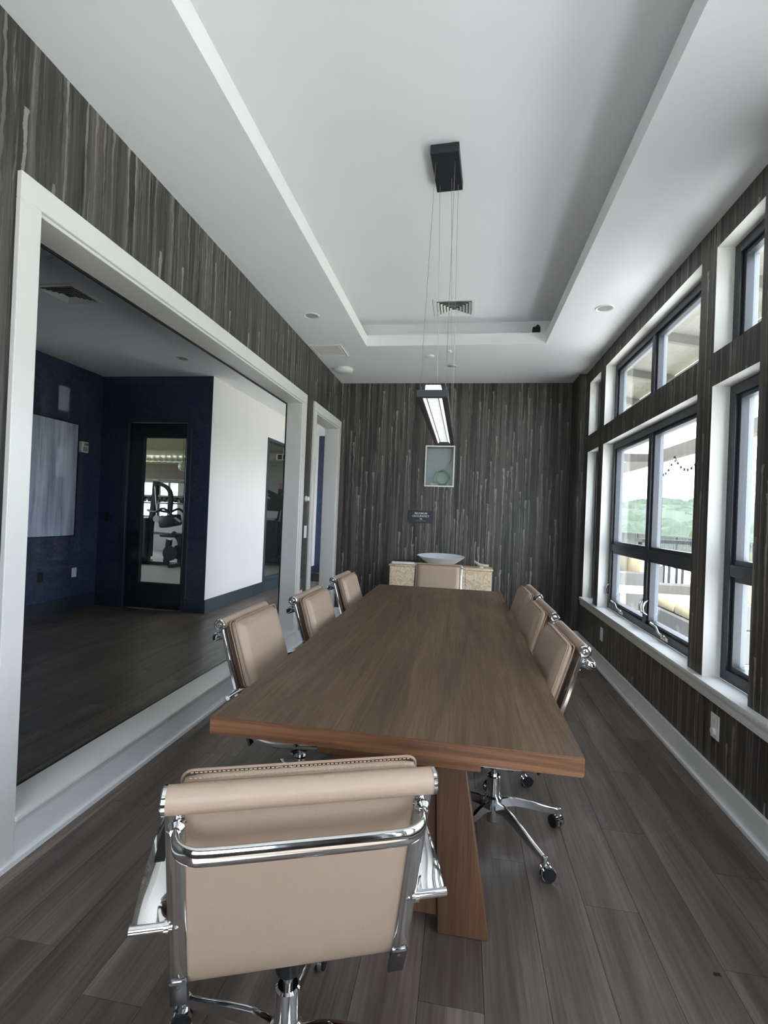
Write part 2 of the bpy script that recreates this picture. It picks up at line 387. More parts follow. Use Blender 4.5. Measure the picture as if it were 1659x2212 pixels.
# ------------------------------------------------------------------ the setting
XL, XLH, XR, XRO, H, D = -1.631, -1.784, 1.3224, 1.492, 3.051, 6.275
YB = -1.6
OP = (1.625, 4.748, 0.176, 2.450)            # big interior window
DR = (5.190, 6.170, 0.0, 2.450)              # narrow doorway
WZ = dict(u0=2.323, u1=2.906, l0=0.551, l1=2.139)
WY = [(5.293, 5.729), (3.144, 5.119), (2.525, 2.967), (1.500, 1.936), (-0.652, 1.323), (-1.26, -0.82)]

bm = NB(); box(bm, XL, XR, YB, D, -0.05, -0.013); box(bm, -4.95, XLH, YB, 10.8, -0.05, -0.013); box(bm, XLH, -0.38, D+0.125, 10.8, -0.05, -0.0005); box(bm, XLH, XL, YB, 6.4, -0.05, -0.0005)
FLOOR = struct('floor', bm, 'subfloor', 'grey-brown wood-look plank floor of meeting room and hall', 'floor')
def lay_planks(x0, x1, y0, y1, seed):
    rnd = random.Random(seed); PW, PL = 0.184, 1.22; gap = 0.0007; full = None
    k = math.floor((x0-0.295)/PW)
    while 0.295+k*PW < x1-0.004:
        a = max(x0, 0.295+k*PW)+gap; b = min(x1, 0.295+(k+1)*PW)-gap
        off = (k*0.437+rnd.random()*0.12) % 1.0*PL; j = math.floor((y0-off)/PL)
        while off+j*PL < y1-0.01:
            c = max(y0, off+j*PL)+gap; d = min(y1, off+(j+1)*PL)-gap
            if b-a > 0.004 and d-c > 0.01:
                if b-a > PW-2.5*gap and d-c > PL-2.5*gap and full is not None:
                    o = full.copy(); COL.objects.link(o)
                else:
                    bm = NB(); box(bm, -(b-a)/2, (b-a)/2, -(d-c)/2, (d-c)/2, -0.0125, 0.0)
                    o = obj('plank', bm, 'plank', None, smooth=False); o.parent = FLOOR
                    if b-a > PW-2.5*gap and d-c > PL-2.5*gap: full = o
                o.location = ((a+b)/2, (c+d)/2, 0)
            j += 1
        k += 1
lay_planks(XL, XR, YB, D, 3); lay_planks(-4.83, XLH, 0.6, 5.95, 5); lay_planks(-3.25, XLH, 5.95, 9.4, 9)
lay_planks(XLH, XL, DR[0], DR[1], 4)

# ceiling with tray recess
TX0, TX1, TY0, TY1, LIP, Z2, SB = -1.03, 0.709, -0.75, 4.881, 3.160, 3.325, 0.15
bm = NB(); holes_slab(bm, 2, H, H+0.02, XL, XR, YB, D, [(TX0, TX1, TY0, TY1)])
box(bm, TX0-0.02, TX0, TY0-0.02, TY1+0.02, H+0.02, LIP); box(bm, TX1, TX1+0.02, TY0-0.02, TY1+0.02, H+0.02, LIP)
box(bm, TX0, TX1, TY1, TY1+0.02, H+0.02, LIP); box(bm, TX0, TX1, TY0-0.02, TY0, H+0.02, LIP)
struct('ceiling', bm, 'ceil', 'white dropped ceiling border around the tray recess', 'ceiling', smooth=False)
bm = NB(); a, b, c, d = TX0-SB, TX1+SB, TY0-SB, TY1+SB
box(bm, a-0.03, a, c, d, H+0.02, Z2); box(bm, b, b+0.03, c, d, H+0.02, Z2); box(bm, a, b, d, d+0.03, H+0.02, Z2); box(bm, a, b, c-0.03, c, H+0.02, Z2)
box(bm, a-0.03, b+0.03, c-0.03, d+0.03, Z2, Z2+0.03)
struct('ceiling_recess', bm, 'ceil', 'raised white tray of the ceiling above the table', 'ceiling', smooth=False)

# walls of the meeting room
bm = NB(); holes_slab(bm, 0, XL, XLH, YB, D+0.125, 0.0, H+0.3, [(OP[0], OP[1], OP[2]-0.02, OP[3]), (DR[0], DR[1], -1, DR[3])])
struct('wall_left', bm, ['wallpaper', 'trim', 'paint'], 'left wall in dark streaked wallpaper with big interior window', 'wall', smooth=False)
BOX = (-0.492, -0.148, 1.756, 2.248)
bm = NB(); holes_slab(bm, 1, D, D+0.125, XL, XRO, 0.0, H+0.3, [BOX])
struct('wall_back', bm, ['wallpaper', 'galv', 'paint'], 'end wall in dark streaked wallpaper with pale drips', 'wall', smooth=False)
wh = []
for y0, y1 in WY: wh += [(y0, y1, WZ['u0'], WZ['u1']), (y0, y1, WZ['l0']-0.02, WZ['l1'])]
bm = NB(); holes_slab(bm, 0, XR, XRO, YB, D, 0.0, H+0.02, wh)
struct('wall_right', bm, ['wallpaper', 'paint', 'paint'], 'window wall in dark streaked wallpaper with white reveals', 'wall', smooth=False)
struct('wall_corner_pilaster', B(1.244, XR-0.0005, 5.895, D-0.0005, 0, H-0.0005), 'wallpaper', 'shallow papered pilaster in the far right corner', 'wall', smooth=False)
FW = (-1.05, 0.75, 0.80, 2.45)
bm = NB(); holes_slab(bm, 1, YB, YB-0.12, XL, XRO, 0, H+0.3, [FW])
struct('wall_front', bm, ['wallpaper', 'paint', 'paint'], 'papered wall with a wide window behind the viewer', 'wall', smooth=False)

# baseboards, casings, stool
bm = NB(); box(bm, XL, XL+0.018, YB, 5.103, 0, 0.138); box(bm, XL+0.018, XL+0.033, YB, 5.103, 0, 0.02); box(bm, XL, XL+0.014, 5.103, 5.104, 0, 0.1)
box(bm, XL, XL+0.018, 6.259, D, 0, 0.138)
struct('baseboard_left', bm, 'base', 'white baseboard with shoe moulding along left wall', 'baseboard', bevel=0.002, seg=1)
bm = NB(); box(bm, XR-0.018, XR, YB, 5.895, 0, 0.138); box(bm, XR-0.034, XR-0.018, YB, 5.895, 0, 0.022); box(bm, 1.244, XR-0.018, 5.877, 5.895, 0, 0.138)
struct('baseboard_right', bm, 'base', 'white baseboard with shoe moulding under the windows', 'baseboard', bevel=0.002, seg=1)
bm = NB(); box(bm, XL, 1.244, D-0.018, D, 0, 0.138); box(bm, XL, 1.244, D-0.033, D-0.018, 0, 0.02)
struct('baseboard_back', bm, 'base', 'white baseboard along the end wall', 'baseboard', bevel=0.002, seg=1)
def casing(name, label, y0, y1, zt, zb, w=0.09, inner=None):
    root = thing(name, label, 'trim', (XL, (y0+y1)/2, 0), kind='structure'); t = 0.022
    obj('casing_head', B(XL, XL+t, y0-w, y1+w, zt, zt+w+0.006), 'trim', root, bevel=0.0025, seg=1)
    obj('casing_leg', B(XL, XL+t, y0-w, y0, 0.0, zt), 'trim', root, bevel=0.0025, seg=1)
    obj('casing_leg', B(XL, XL+t, y1, y1+w, 0.0, zt), 'trim', root, bevel=0.0025, seg=1)
    bm = NB(); l = 0.014
    box(bm, XLH-0.012, XL+0.008, y0, y0+l, zb, zt); box(bm, XLH-0.012, XL+0.008, y1-l, y1, zb, zt); box(bm, XLH-0.012, XL+0.008, y0+l, y1-l, zt-l, zt)
    obj('jamb_lining', bm, 'trim', root, bevel=0.0015, seg=1); return root
c1 = casing('trim_1', 'broad white casing of the large interior window in left wall', OP[0], OP[1], OP[3], OP[2])
bm = NB(); box(bm, XLH-0.012, XL+0.03, OP[0], OP[1], OP[2]-0.018, OP[2]); obj('sill', bm, 'trim', c1, bevel=0.003, seg=2)
obj('apron', B(XL, XL+0.022, OP[0], OP[1], 0.139, OP[2]-0.019), 'trim', c1, bevel=0.002, seg=1)
casing('trim_2', 'white casing of the narrow doorway near the far left corner', DR[0], DR[1], DR[3], 0.0)
pane_r = thing('window_1', 'large fixed interior glass pane between meeting room and hall', 'window', (XLH, 3.18, OP[2]), kind='structure')
bm = NB(); X0, X1 = XLH-0.008, XLH+0.002; g = 0.012; a, b, c, d = OP[0]+0.014, OP[1]-0.014, OP[2], OP[3]-0.014
box(bm, X0, X1, a, a+g, c, d); box(bm, X0, X1, b-g, b, c, d); box(bm, X0, X1, a+g, b-g, d-g, d); box(bm, X0, X1, a+g, b-g, c, c+0.004)
obj('gasket', bm, 'black', pane_r, smooth=False)
obj('pane', B(XLH-0.006, XLH-0.002, a+g-0.002, b-g+0.002, c+0.003, d-g+0.002), 'hallglass', pane_r, smooth=False)
bm = NB(); box(bm, 1.284, 1.412, YB, 5.729, 0.524, WZ['l0']); box(bm, 1.298, XR, YB, 5.729, 0.468, 0.524); box(bm, 1.290, XR, YB, 5.729, 0.512, 0.524)
struct('trim_3', bm, 'base', 'long white window stool and apron under the windows', 'trim', bevel=0.003, seg=2)

# exterior windows
WN = [2]
def ring(bm, x0, x1, y0, y1, z0, z1, w):
    box(bm, x0, x1, y0, y0+w, z0, z1); box(bm, x0, x1, y1-w, y1, z0, z1); box(bm, x0, x1, y0+w, y1-w, z0, z0+w); box(bm, x0, x1, y0+w, y1-w, z1-w, z1)
def window(y0, y1, z0, z1, mull, trans, label, cranks=False):
    root = thing('window_%d' % WN[0], label, 'window', (1.412, (y0+y1)/2, z0), kind='structure'); WN[0] += 1
    bm = NB(); ring(bm, 1.412, 1.478, y0, y1, z0, z1, 0.058); obj('frame', bm, 'frame', root, bevel=0.002, seg=1)
    ys = [(y0+0.058, y1-0.058)] if mull is None else [(y0+0.058, mull-0.03), (mull+0.03, y1-0.058)]
    zs = [(z0+0.058, z1-0.058)] if trans is None else [(z0+0.058, trans-0.032), (trans+0.032, z1-0.058)]
    if mull is not None: obj('mullion', B(1.413, 1.476, mull-0.03, mull+0.03, z0+0.058, z1-0.058), 'frame', root, bevel=0.002, seg=1)
    if trans is not None:
        for a, b in ys: obj('transom', B(1.414, 1.476, a, b, trans-0.032, trans+0.032), 'frame', root, bevel=0.002, seg=1)
    for a, b in ys:
        for zi, (c, d) in enumerate(zs):
            bm = NB(); ring(bm, 1.428, 1.468, a, b, c, d, 0.026); s = obj('sash', bm, 'frame', root, bevel=0.002, seg=1)
            bm = NB(); ring(bm, 1.4685, 1.494, a+0.012, b-0.012, c+0.012, d-0.012, 0.012); obj('exterior_stop', bm, 'stop', s, smooth=False)
            obj('pane', B(1.446, 1.452, a+0.024, b-0.024, c+0.024, d-0.024), 'glass', s, smooth=False)
            if cranks and zi == 0:
                yc = (a+b)/2 + 0.04; bm = NB(); boxc(bm, (1.407, yc, z0+0.035), (0.016, 0.12, 0.026)); cyl(bm, (1.405, yc-0.01, z0+0.04), (1.385, yc-0.01, z0+0.05), 0.011, 10)
                tube(bm, [(1.385, yc-0.01, z0+0.05), (1.375, yc+0.04, z0+0.062), (1.372, yc+0.08, z0+0.095), (1.368, yc+0.13, z0+0.10)], 0.007, 8)
                cyl(bm, (1.37, yc+0.125, z0+0.10), (1.350, yc+0.135, z0+0.115), 0.008, 8); obj('crank_handle', bm, 'silver', root)
                for yy in ((b-0.012,) if a < (mull or 0) and b < (mull or 0)+0.01 else (a+0.012, b+0.03)):
                    bm = NB(); zc = z0+0.17
                    tube(bm, [(1.426, yy, zc-0.05), (1.396, yy, zc-0.03), (1.390, yy, zc+0.01), (1.404, yy, zc+0.05), (1.426, yy, zc+0.065)], 0.007, 8); obj('sash_lock', bm, 'silver', root)
    return root
pos = ['narrow far', 'wide double', 'narrow near', 'narrow', 'wide', 'narrow rear']
for i, (y0, y1) in enumerate(WY):
    mull = (4.135 if i == 1 else 0.335) if y1-y0 > 1 else None
    vis = ['far right corner', 'middle of window wall', 'right edge of picture', 'wall beside the viewer', 'wall beside the viewer', 'wall behind the viewer'][i]
    window(y0, y1, WZ['u0'], WZ['u1'], mull, None, '%s black-framed transom window high up at the %s' % (pos[i], vis))
    window(y0, y1, WZ['l0'], WZ['l1'], mull, 1.139, '%s black-framed window above the stool at the %s' % (pos[i], vis), cranks=(i == 1))

fwn = thing('window_%d' % WN[0], 'wide black-framed window in the wall behind the viewer', 'window', (-0.15, YB-0.08, FW[2]), kind='structure')
bm = NB()
for q in ((FW[0], FW[0]+0.06, FW[2], FW[3]), (FW[1]-0.06, FW[1], FW[2], FW[3]), (FW[0], FW[1], FW[2], FW[2]+0.06), (FW[0], FW[1], FW[3]-0.06, FW[3]), (-0.19, -0.11, FW[2], FW[3])): box(bm, q[0], q[1], YB-0.10, YB-0.05, q[2], q[3])
obj('frame', bm, 'frame', fwn, smooth=False); obj('pane', B(FW[0]+0.05, FW[1]-0.05, YB-0.078, YB-0.072, FW[2]+0.05, FW[3]-0.05), 'glass', fwn, smooth=False)

# hall, lobby and gym shells
bm = NB(); box(bm, -4.95, XLH, YB, 5.95, 3.062, 3.09); box(bm, -3.37, XLH, 5.95, 10.8, 3.062, 3.09); box(bm, XLH, -0.38, D+0.126, 10.8, 3.062, 3.09)
struct('ceiling_hall', bm, 'ceil', 'white ceiling of the hall beyond the interior window', 'ceiling', smooth=False)
struct('wall_hall_left', B(-4.95, -4.83, YB, 6.07, 0, 3.0615), 'navy', 'navy patterned hall wall holding the painting', 'wall', smooth=False)
bm = NB(); holes_slab(bm, 1, 5.95, 6.07, -4.83, -3.251, 0, 3.0615, [(-4.46, -3.53, -1, 2.50)])
struct('wall_hall_end', bm, ['navy', 'doorteal', 'gymwall'], 'navy hall wall with the glazed gym door', 'wall', smooth=False)
bm = NB(); holes_slab(bm, 0, -3.25, -3.37, 5.951, 10.7, 0, 3.0615, [(7.80, 10.45, 0.17, 2.57)])
struct('wall_hall_white', bm, ['paint', 'teal', 'gymwall'], 'brightly lit white hall wall with gym window', 'wall', smooth=False)
struct('wall_corridor_end', B(-3.37, -0.38, 10.7, 10.82, 0, 3.0615), 'navy', 'navy wall closing the corridor', 'wall', smooth=False)
struct('wall_hall_front', B(-4.95, XLH, YB-0.12, YB, 0, 3.0615), 'navy', 'navy hall wall behind the viewer', 'wall', smooth=False)
bm = NB(); holes_slab(bm, 0, -0.5, -0.38, D+0.126, 10.7, 0, 3.0615, [(6.7, 10.4, 0.5, 2.65)])
struct('wall_lobby_right', bm, ['paint', 'paint', 'paint'], 'white lobby wall with a wide window', 'wall', smooth=False)
bm = NB(); box(bm, -4.829, -4.812, YB, 5.93, 0, 0.17); box(bm, -4.812, -4.47, 5.933, 5.949, 0, 0.17); box(bm, -3.52, -3.233, 5.933, 5.949, 0, 0.17)
box(bm, -3.249, -3.233, 5.949, 10.7, 0, 0.17)
struct('baseboard_hall', bm, 'teal', 'dark teal baseboard around the hall', 'baseboard', bevel=0.0015, seg=1)
hw = thing('window_hall_gym', 'teal-framed gym window in the white hall wall', 'window', (-3.25, 9.1, 0.17), kind='structure')
bm = NB(); ring(bm, -3.30, -3.236, 7.80, 10.45, 0.171, 2.57, 0.055); obj('frame', bm, 'teal', hw, bevel=0.003, seg=1)
obj('pane', B(-3.28, -3.274, 7.85, 10.40, 0.22, 2.52), 'hallglass', hw, smooth=False)
# gym door
dr = thing('door_1', 'dark teal door with a tall glass panel leading to the gym', 'door', (-4.0, 5.97, 0), kind='structure')
bm = NB(); box(bm, -4.475, -4.41, 5.925, 6.05, 0, 2.515); box(bm, -3.575, -3.51, 5.925, 6.05, 0, 2.515); box(bm, -4.41, -3.575, 5.925, 6.05, 2.45, 2.515)
obj('door_frame', bm, 'teal', dr, bevel=0.004, seg=1)
bm = NB(); holes_slab(bm, 1, 5.965, 6.008, -4.405, -3.58, 0.008, 2.445, [(-4.21, -3.60, 0.335, 2.262)])
lf = obj('door_leaf', bm, 'doorteal', dr, smooth=False)
bm = NB()
for a in (5.959, 6.009): box(bm, -4.222, -4.205, a, a+0.006, 0.33, 2.27); box(bm, -3.607, -3.59, a, a+0.006, 0.33, 2.27); box(bm, -4.205, -3.607, a, a+0.006, 2.255, 2.27); box(bm, -4.205, -3.607, a, a+0.006, 0.33, 0.345)
obj('glazing_bead', bm, 'frame', lf, smooth=False)
obj('pane', B(-4.212, -3.598, 5.984, 5.99, 0.334, 2.264), 'hallglass', lf, smooth=False)
bm = NB(); cyl(bm, (-4.33, 5.965, 0.98), (-4.33, 5.915, 0.98), 0.026, 14); tube(bm, [(-4.33, 5.92, 0.98), (-4.28, 5.912, 0.98), (-4.19, 5.915, 0.978)], 0.010, 8); cyl(bm, (-4.33, 5.965, 1.13), (-4.33, 5.945, 1.13), 0.024, 14)
obj('lever_handle', bm, 'black', dr)
bm = NB(); box(bm, -11.3, XRO, YB-0.3, 6.4, 3.75, 3.9); box(bm, -11.3, -0.38, 6.4, 14.3, 3.75, 3.9)  # unseen slab above the ceilings, added to keep the sun out
struct('roof', bm, 'roofing', 'unseen flat roof slab added over the building to block the sun', 'roof', smooth=False)
struct('wall_exterior', B(XR+0.02, XRO, YB-0.12, 6.4, H+0.021, 6.1), 'roofing', 'outer wall above the windows', 'wall', smooth=False)
# gym room
struct('floor_gym', B(-11.2, -3.37, 6.07, 14.1, -0.05, 0.0), 'gymfloor', 'grey rubber gym floor', 'floor', smooth=False)
gw = [(-10.5, -9.53, 1.0, 2.17), (-9.36, -8.66, 1.0, 2.17), (-8.3, -7.6, 1.0, 2.17), (-7.4, -6.7, 1.0, 2.17)]
bm = NB(); holes_slab(bm, 1, 14.0, 14.15, -11.2, -3.37, 0, 3.75, gw)
struct('wall_gym_far', bm, ['gymwall', 'paint', 'gymwall'], 'far gym wall with bright windows', 'wall', smooth=False)
bm = NB(); holes_slab(bm, 0, -11.2, -11.3, 6.07, 14.1, 0, 3.75, [(7.2, 9.8, 0.9, 2.8), (10.4, 13.2, 0.9, 2.8)])  # unseen openings, added so more daylight reaches the gym
struct('wall_gym_left', bm, ['gymwall', 'paint', 'gymwall'], 'left gym wall with wide unseen openings added to brighten the gym', 'wall', smooth=False)
struct('wall_gym_right', B(-3.37, -3.30, 10.82, 14.1, 0, 3.75), 'gymwall', 'right gym wall', 'wall', smooth=False)
struct('wall_gym_near', B(-11.2, -4.95, 6.0, 6.07, 0, 3.75), 'gymwall', 'near gym wall', 'wall', smooth=False)
bm = NB(); box(bm, -11.2, -3.37, 6.07, 14.0, 3.70, 3.74); prism(bm, [(-3.37, 2.75), (-3.37, 3.7), (-6.6, 3.7)], 1, 9.5, 14.0)
struct('ceiling_gym', bm, 'ceil', 'gym ceiling with a sloped side', 'ceiling', smooth=False)
for i, (a, b, c, d) in enumerate(gw):
    r_ = thing('window_gym_%d' % (i+1), 'bright gym window, number %d from the left on the far gym wall' % (i+1), 'window', ((a+b)/2, 14.05, c), kind='structure')
    bm = NB()
    for xa, xb, za, zb in ((a, a+0.05, c, d), (b-0.05, b, c, d), (a, b, c, c+0.05), (a, b, d-0.05, d), ((a+b)/2-0.03, (a+b)/2+0.03, c, d), (a, b, 1.62, 1.67)): box(bm, xa, xb, 14.06, 14.11, za, zb)
    obj('frame', bm, 'frame', r_, smooth=False); obj('pane', B(a+0.04, b-0.04, 14.083, 14.087, c+0.04, d-0.04), 'glass', r_, smooth=False)

# ------------------------------------------------------------------ conference table
TX, TYn, TYf, TZ, TT = (-0.700, 0.332), 1.341, 4.243, 0.76, 0.052
tcx = sum(TX)/2
tb = thing('conference_table', 'long dark oak conference table on slab trestles', 'table', (tcx, 2.79, 0))
bm = NB(); box(bm, TX[0], TX[1], TYn, TYf, TZ-TT, TZ)
bmesh.ops.bevel(bm, geom=list(bm.edges), offset=0.0025, segments=2, affect='EDGES')
bm.normal_update()
for f in bm.faces:
    if abs(f.normal.y) > 0.7: f.material_index = 1
obj('tabletop', bm, ['table', 'table_x'], tb)
for yy in (1.645, 4.08):
    y0, y1 = yy, yy+0.075
    obj('top_rail', B(tcx-0.27, tcx+0.27, y0-0.03, y1+0.03, 0.553, TZ-TT-0.0005), 'table_x', tb, bevel=0.003, seg=1)
    for s in (-1, 1):
        bm = NB(); prism(bm, [(tcx+s*0.125, 0.5525), (tcx+s*0.224, 0.5525), (tcx+s*0.318, 0.0), (tcx+s*0.152, 0.0)], 1, y0, y1); obj('leg', bm, 'table_z', tb, bevel=0.003, seg=1)
    bm = NB(); prism(bm, [(tcx-0.124, 0.5525), (tcx+0.124, 0.5525), (tcx+0.148, 0.05), (tcx-0.148, 0.05)], 1, y0+0.012, y1-0.012); obj('centre_panel', bm, 'table_z', tb, bevel=0.002, seg=1)
obj('stretcher', B(tcx-0.03, tcx+0.03, 1.72, 4.08, 0.18, 0.30), 'table', tb, bevel=0.004, seg=1)

# ------------------------------------------------------------------ swivel chairs (built once, copied)
def catmull(P, n=6):
    P = [Vector(p) for p in P]; out = []
    for i in range(len(P)-1):
        a = P[max(i-1, 0)]; b = P[i]; c = P[i+1]; d = P[min(i+2, len(P)-1)]
        for k in range(n):
            t = k/n; out.append(0.5*((2*b)+(c-a)*t+(2*a-5*b+4*c-d)*t*t+(3*b-a-3*c+d)*t**3))
    return out+[P[-1]]
PROF = [(-0.298, 0.868), (-0.275, 0.800), (-0.240, 0.680), (-0.203, 0.560), (-0.172, 0.470), (-0.140, 0.420), (-0.090, 0.398), (-0.02, 0.394), (0.08, 0.398), (0.16, 0.404), (0.205, 0.400), (0.232, 0.380)]
def pad(bm, c, ax, nx, tx, w, l, t, r=0.02):
    """cushion: width w along x, length l along ax (unit, in yz), thickness t along nx"""
    n = 14; m = 12; rows = []
    for side in (1, -1):
        g = []
        for i in range(n+1):
            row = []
            for j in range(m+1):
                u = -1+2*i/n; v = -1+2*j/m
                uu = math.copysign(abs(u)**0.85, u); vv = math.copysign(abs(v)**0.85, v)
                e = min(1.0, max(0.0, (1-abs(uu))*w/2/r)); e2 = min(1.0, max(0.0, (1-abs(vv))*l/2/r))
                h = math.sqrt(max(0, 1-(1-e)**2))*math.sqrt(max(0, 1-(1-e2)**2))
                cx = uu*w/2; cl = vv*l/2
                k = (abs(uu)**10)*(abs(vv)**10); cx *= 1-0.03*k; cl *= 1-0.03*k
                bulge = 1+0.14*(1-uu*uu)*(1-vv*vv) if side == 1 else 1.0
                p = Vector(c)+Vector((1, 0, 0))*cx+Vector(ax)*cl+Vector(nx)*(t/2*side*(0.18+0.82*h)*bulge)
                row.append(bm.verts.new(p))
            g.append(row)
        for i in range(n):
            for j in range(m): bm.faces.new((g[i][j], g[i+1][j], g[i+1][j+1], g[i][j+1]))
        rows.append(g)
    A, B_ = rows
    def rim(g): return [g[i][0] for i in range(n)]+[g[n][j] for j in range(m)]+[g[i][m] for i in range(n, 0, -1)]+[g[0][j] for j in range(m, 0, -1)]
    ra, rb = rim(A), rim(B_); q = len(ra)
    for i in range(q): bm.faces.new((ra[i], ra[(i+1) % q], rb[(i+1) % q], rb[i]))
def rrect(c, ax, w, l, r, off):
    pts = []; c = Vector(c)+Vector(off)
    for (sx, sl, a0) in ((1, 1, 0), (-1, 1, 90), (-1, -1, 180), (1, -1, 270)):
        for k in range(5):
            a = R(a0+22.5*k); pts.append(c+Vector((1, 0, 0))*(sx*(w/2-r)+r*math.cos(a))+Vector(ax)*(sl*(l/2-r)+r*math.sin(a)))
    return pts
def make_chair():
    t = thing('swivel_chair', 'x', 'chair')
    path = catmull([(0, y, z) for y, z in PROF], 5)
    # sling: sheet following the profile
    bm = NB(); w = 0.203
    sweep(bm, path, rectp(w, 0.003), side=(1, 0, 0)); obj('sling', bm, 'leather', t, ang=50)
    for s in (-1, 1):
        bm = NB(); pp = [(s*0.219, p.y, p.z) for p in path]
        pp = pp+[(s*0.219, 0.236, 0.366)]
        sweep(bm, pp, [(a*0.016, b*0.009) for a, b in ((-1, -0.6), (-0.7, -1), (0.7, -1), (1, -0.6), (1, 0.6), (0.7, 1), (-0.7, 1), (-1, 0.6))], side=(1, 0, 0))
        r_ = obj('side_rail', bm, 'chrome', t, ang=40)
        bm = NB(); x = s*0.219; boxc(bm, (x, -0.158, 0.414), (0.036, 0.010, 0.074), Matrix.Rotation(R(22), 3, 'X')); obj('rail_plate', bm, 'gunmetal', r_, bevel=0.003, seg=1)
        for (yy, zz) in ((-0.2225, 0.592), (-0.285, 0.795), (-0.17, 0.435)):
            bm = NB(); lathe(bm, [(0, 0.004), (0.004, 0.002), (0.005, 0)], (x, yy, zz), 8, Matrix.Rotation(R(106), 3, 'X')); obj('screw', bm, 'silver', r_)
    # head roll with end caps
    bm = NB(); cyl(bm, (-0.231, -0.300, 0.870), (0.231, -0.300, 0.870), 0.0235, 20)
    roll = obj('head_roll', bm, 'leather', t)
    bm = NB(); cyl(bm, (-0.20, -0.2935, 0.8455), (0.20, -0.2935, 0.8455), 0.0045, 6); obj('dark_strip', bm, 'rubber', roll)  # thin dark strip along the underside of the roll
    for s in (-1, 1):
        bm = NB(); rot = Matrix.Rotation(R(90*s), 3, 'Y')
        lathe(bm, [(0.0245, 0), (0.0245, 0.006), (0.0205, 0.009), (0.0165, 0.0085), (0.0155, 0.005), (0.010, 0.005), (0.009, 0.0085), (0.006, 0.0095), (0, 0.0095)], (s*0.230, -0.300, 0.870), 20, rot); obj('roll_cap', bm, 'chrome', t)
    # back brace bar
    zb = 0.812; pts = [(-0.213, -0.290, zb+0.012), (-0.213, -0.312, zb+0.004), (-0.206, -0.333, zb-0.004), (-0.185, -0.347, zb-0.008), (-0.15, -0.352, zb-0.009), (0, -0.353, zb-0.009), (0.15, -0.352, zb-0.009), (0.185, -0.347, zb-0.008), (0.206, -0.333, zb-0.004), (0.213, -0.312, zb+0.004), (0.213, -0.290, zb+0.012)]
    bm = NB(); sweep(bm, catmull(pts, 4), circ(0.0075, 12, 0.0160), (0, 0, 1)); br = obj('back_brace', bm, 'chrome', t, ang=60)
    for s in (-1, 1):
        bm = NB(); rot = Matrix.Rotation(R(90), 3, 'X')
        lathe(bm, [(0.013, -0.014), (0.014, -0.004), (0.011, 0.0), (0.011, 0.004), (0.015, 0.008), (0.015, 0.014), (0.009, 0.020), (0, 0.021)], (s*0.213, -0.297, zb+0.013), 12, rot); obj('brace_mount', bm, 'chrome', br)
    # arms: chrome ribbons
    for s in (-1, 1):
        x = s*0.262; ap = catmull([(s*0.268, -0.214, 0.598), (s*0.270, -0.17, 0.628), (s*0.272, -0.09, 0.655), (s*0.272, 0.0, 0.662), (s*0.271, 0.07, 0.652), (s*0.268, 0.115, 0.620), (s*0.262, 0.118, 0.570), (s*0.252, 0.088, 0.500), (s*0.243, 0.060, 0.432), (s*0.240, 0.055, 0.405)], 5)
        n = len(ap); sc = [(1.0+0.55*max(0, 1-i/14), 1) if i < n*0.55 else (1.0-0.35*((i/n)-0.55)/0.45, 1) for i in range(n)]
        bm = NB(); sweep(bm, ap, [(a*0.019, b*0.006) for a, b in ((-1, -0.3), (-0.8, -1), (0.8, -1), (1, -0.3), (1, 0.4), (0.6, 1), (-0.6, 1), (-1, 0.4))], side=(1, 0, 0), scales=sc)
        arm = obj('armrest', bm, 'chrome', t, ang=50)
        bm = NB(); cyl(bm, (s*0.226, -0.218, 0.594), (s*0.300, -0.218, 0.594), 0.009, 12); cyl(bm, (s*0.232, -0.218, 0.594), (s*0.240, -0.218, 0.594), 0.013, 12); obj('arm_pin', bm, 'chrome', arm); bm = NB(); cyl(bm, (s*0.222, 0.055, 0.405), (s*0.252, 0.055, 0.405), 0.009, 10); obj('arm_pin', bm, 'chrome', arm)
        bm = NB(); ap2 = [p+Vector((0, 0, 0.006)) for p in ap[8:22]]; sweep(bm, ap2, rectp(0.010, 0.0025), side=(1, 0, 0)); obj('arm_inlay', bm, 'rubber', arm)
    # pads
    ax = Vector((0, -0.293, 0.956)).normalized(); nx = Vector((0, 0.956, 0.293)).normalized()
    cb = Vector((0, -0.192, 0.685)); bm = NB(); pad(bm, cb, ax, nx, None, 0.436, 0.415, 0.058); bp = obj('back_pad', bm, 'leather', t, ang=70)
    bm = NB()
    for o_ in (0.021, -0.021): tube(bm, rrect(cb, ax, 0.437, 0.416, 0.02, nx*o_*0.62), 0.0028, 6, closed=True)
    obj('piping', bm, 'pipe', bp)
    bm = NB()
    for o_ in (0.0065, -0.0065):
        for k in range(52):
            xx = -0.20+0.40*k/51; p = cb+ax*0.2085+nx*o_; boxc(bm, (xx, p.y, p.z), (0.005, 0.0012, 0.0014), Matrix.Rotation(R(-17), 3, 'X'))
    obj('stitching', bm, 'thread', bp, smooth=False, kind='stuff')
    cs = Vector((0, 0.050, 0.424)); sx = Vector((0, 0.9998, 0.02)); sn = Vector((0, -0.02, 0.9998))
    bm = NB(); pad(bm, cs, sx, sn, None, 0.400, 0.34, 0.05); sp = obj('seat_pad', bm, 'leather', t, ang=70)
    bm = NB()
    for o_ in (0.02, -0.02): tube(bm, rrect(cs, sx, 0.401, 0.341, 0.02, sn*o_*0.62), 0.0028, 6, closed=True)
    obj('piping', bm, 'pipe', sp)
    # mechanism and column
    bm = NB(); box(bm, -0.070, 0.070, -0.045, 0.13, 0.345, 0.384); box(bm, -0.2, 0.2, -0.06, -0.03, 0.366, 0.384); box(bm, -0.2, 0.2, 0.06, 0.09, 0.366, 0.384)
    mech = obj('tilt_mechanism', bm, 'black', t, bevel=0.004, seg=1)
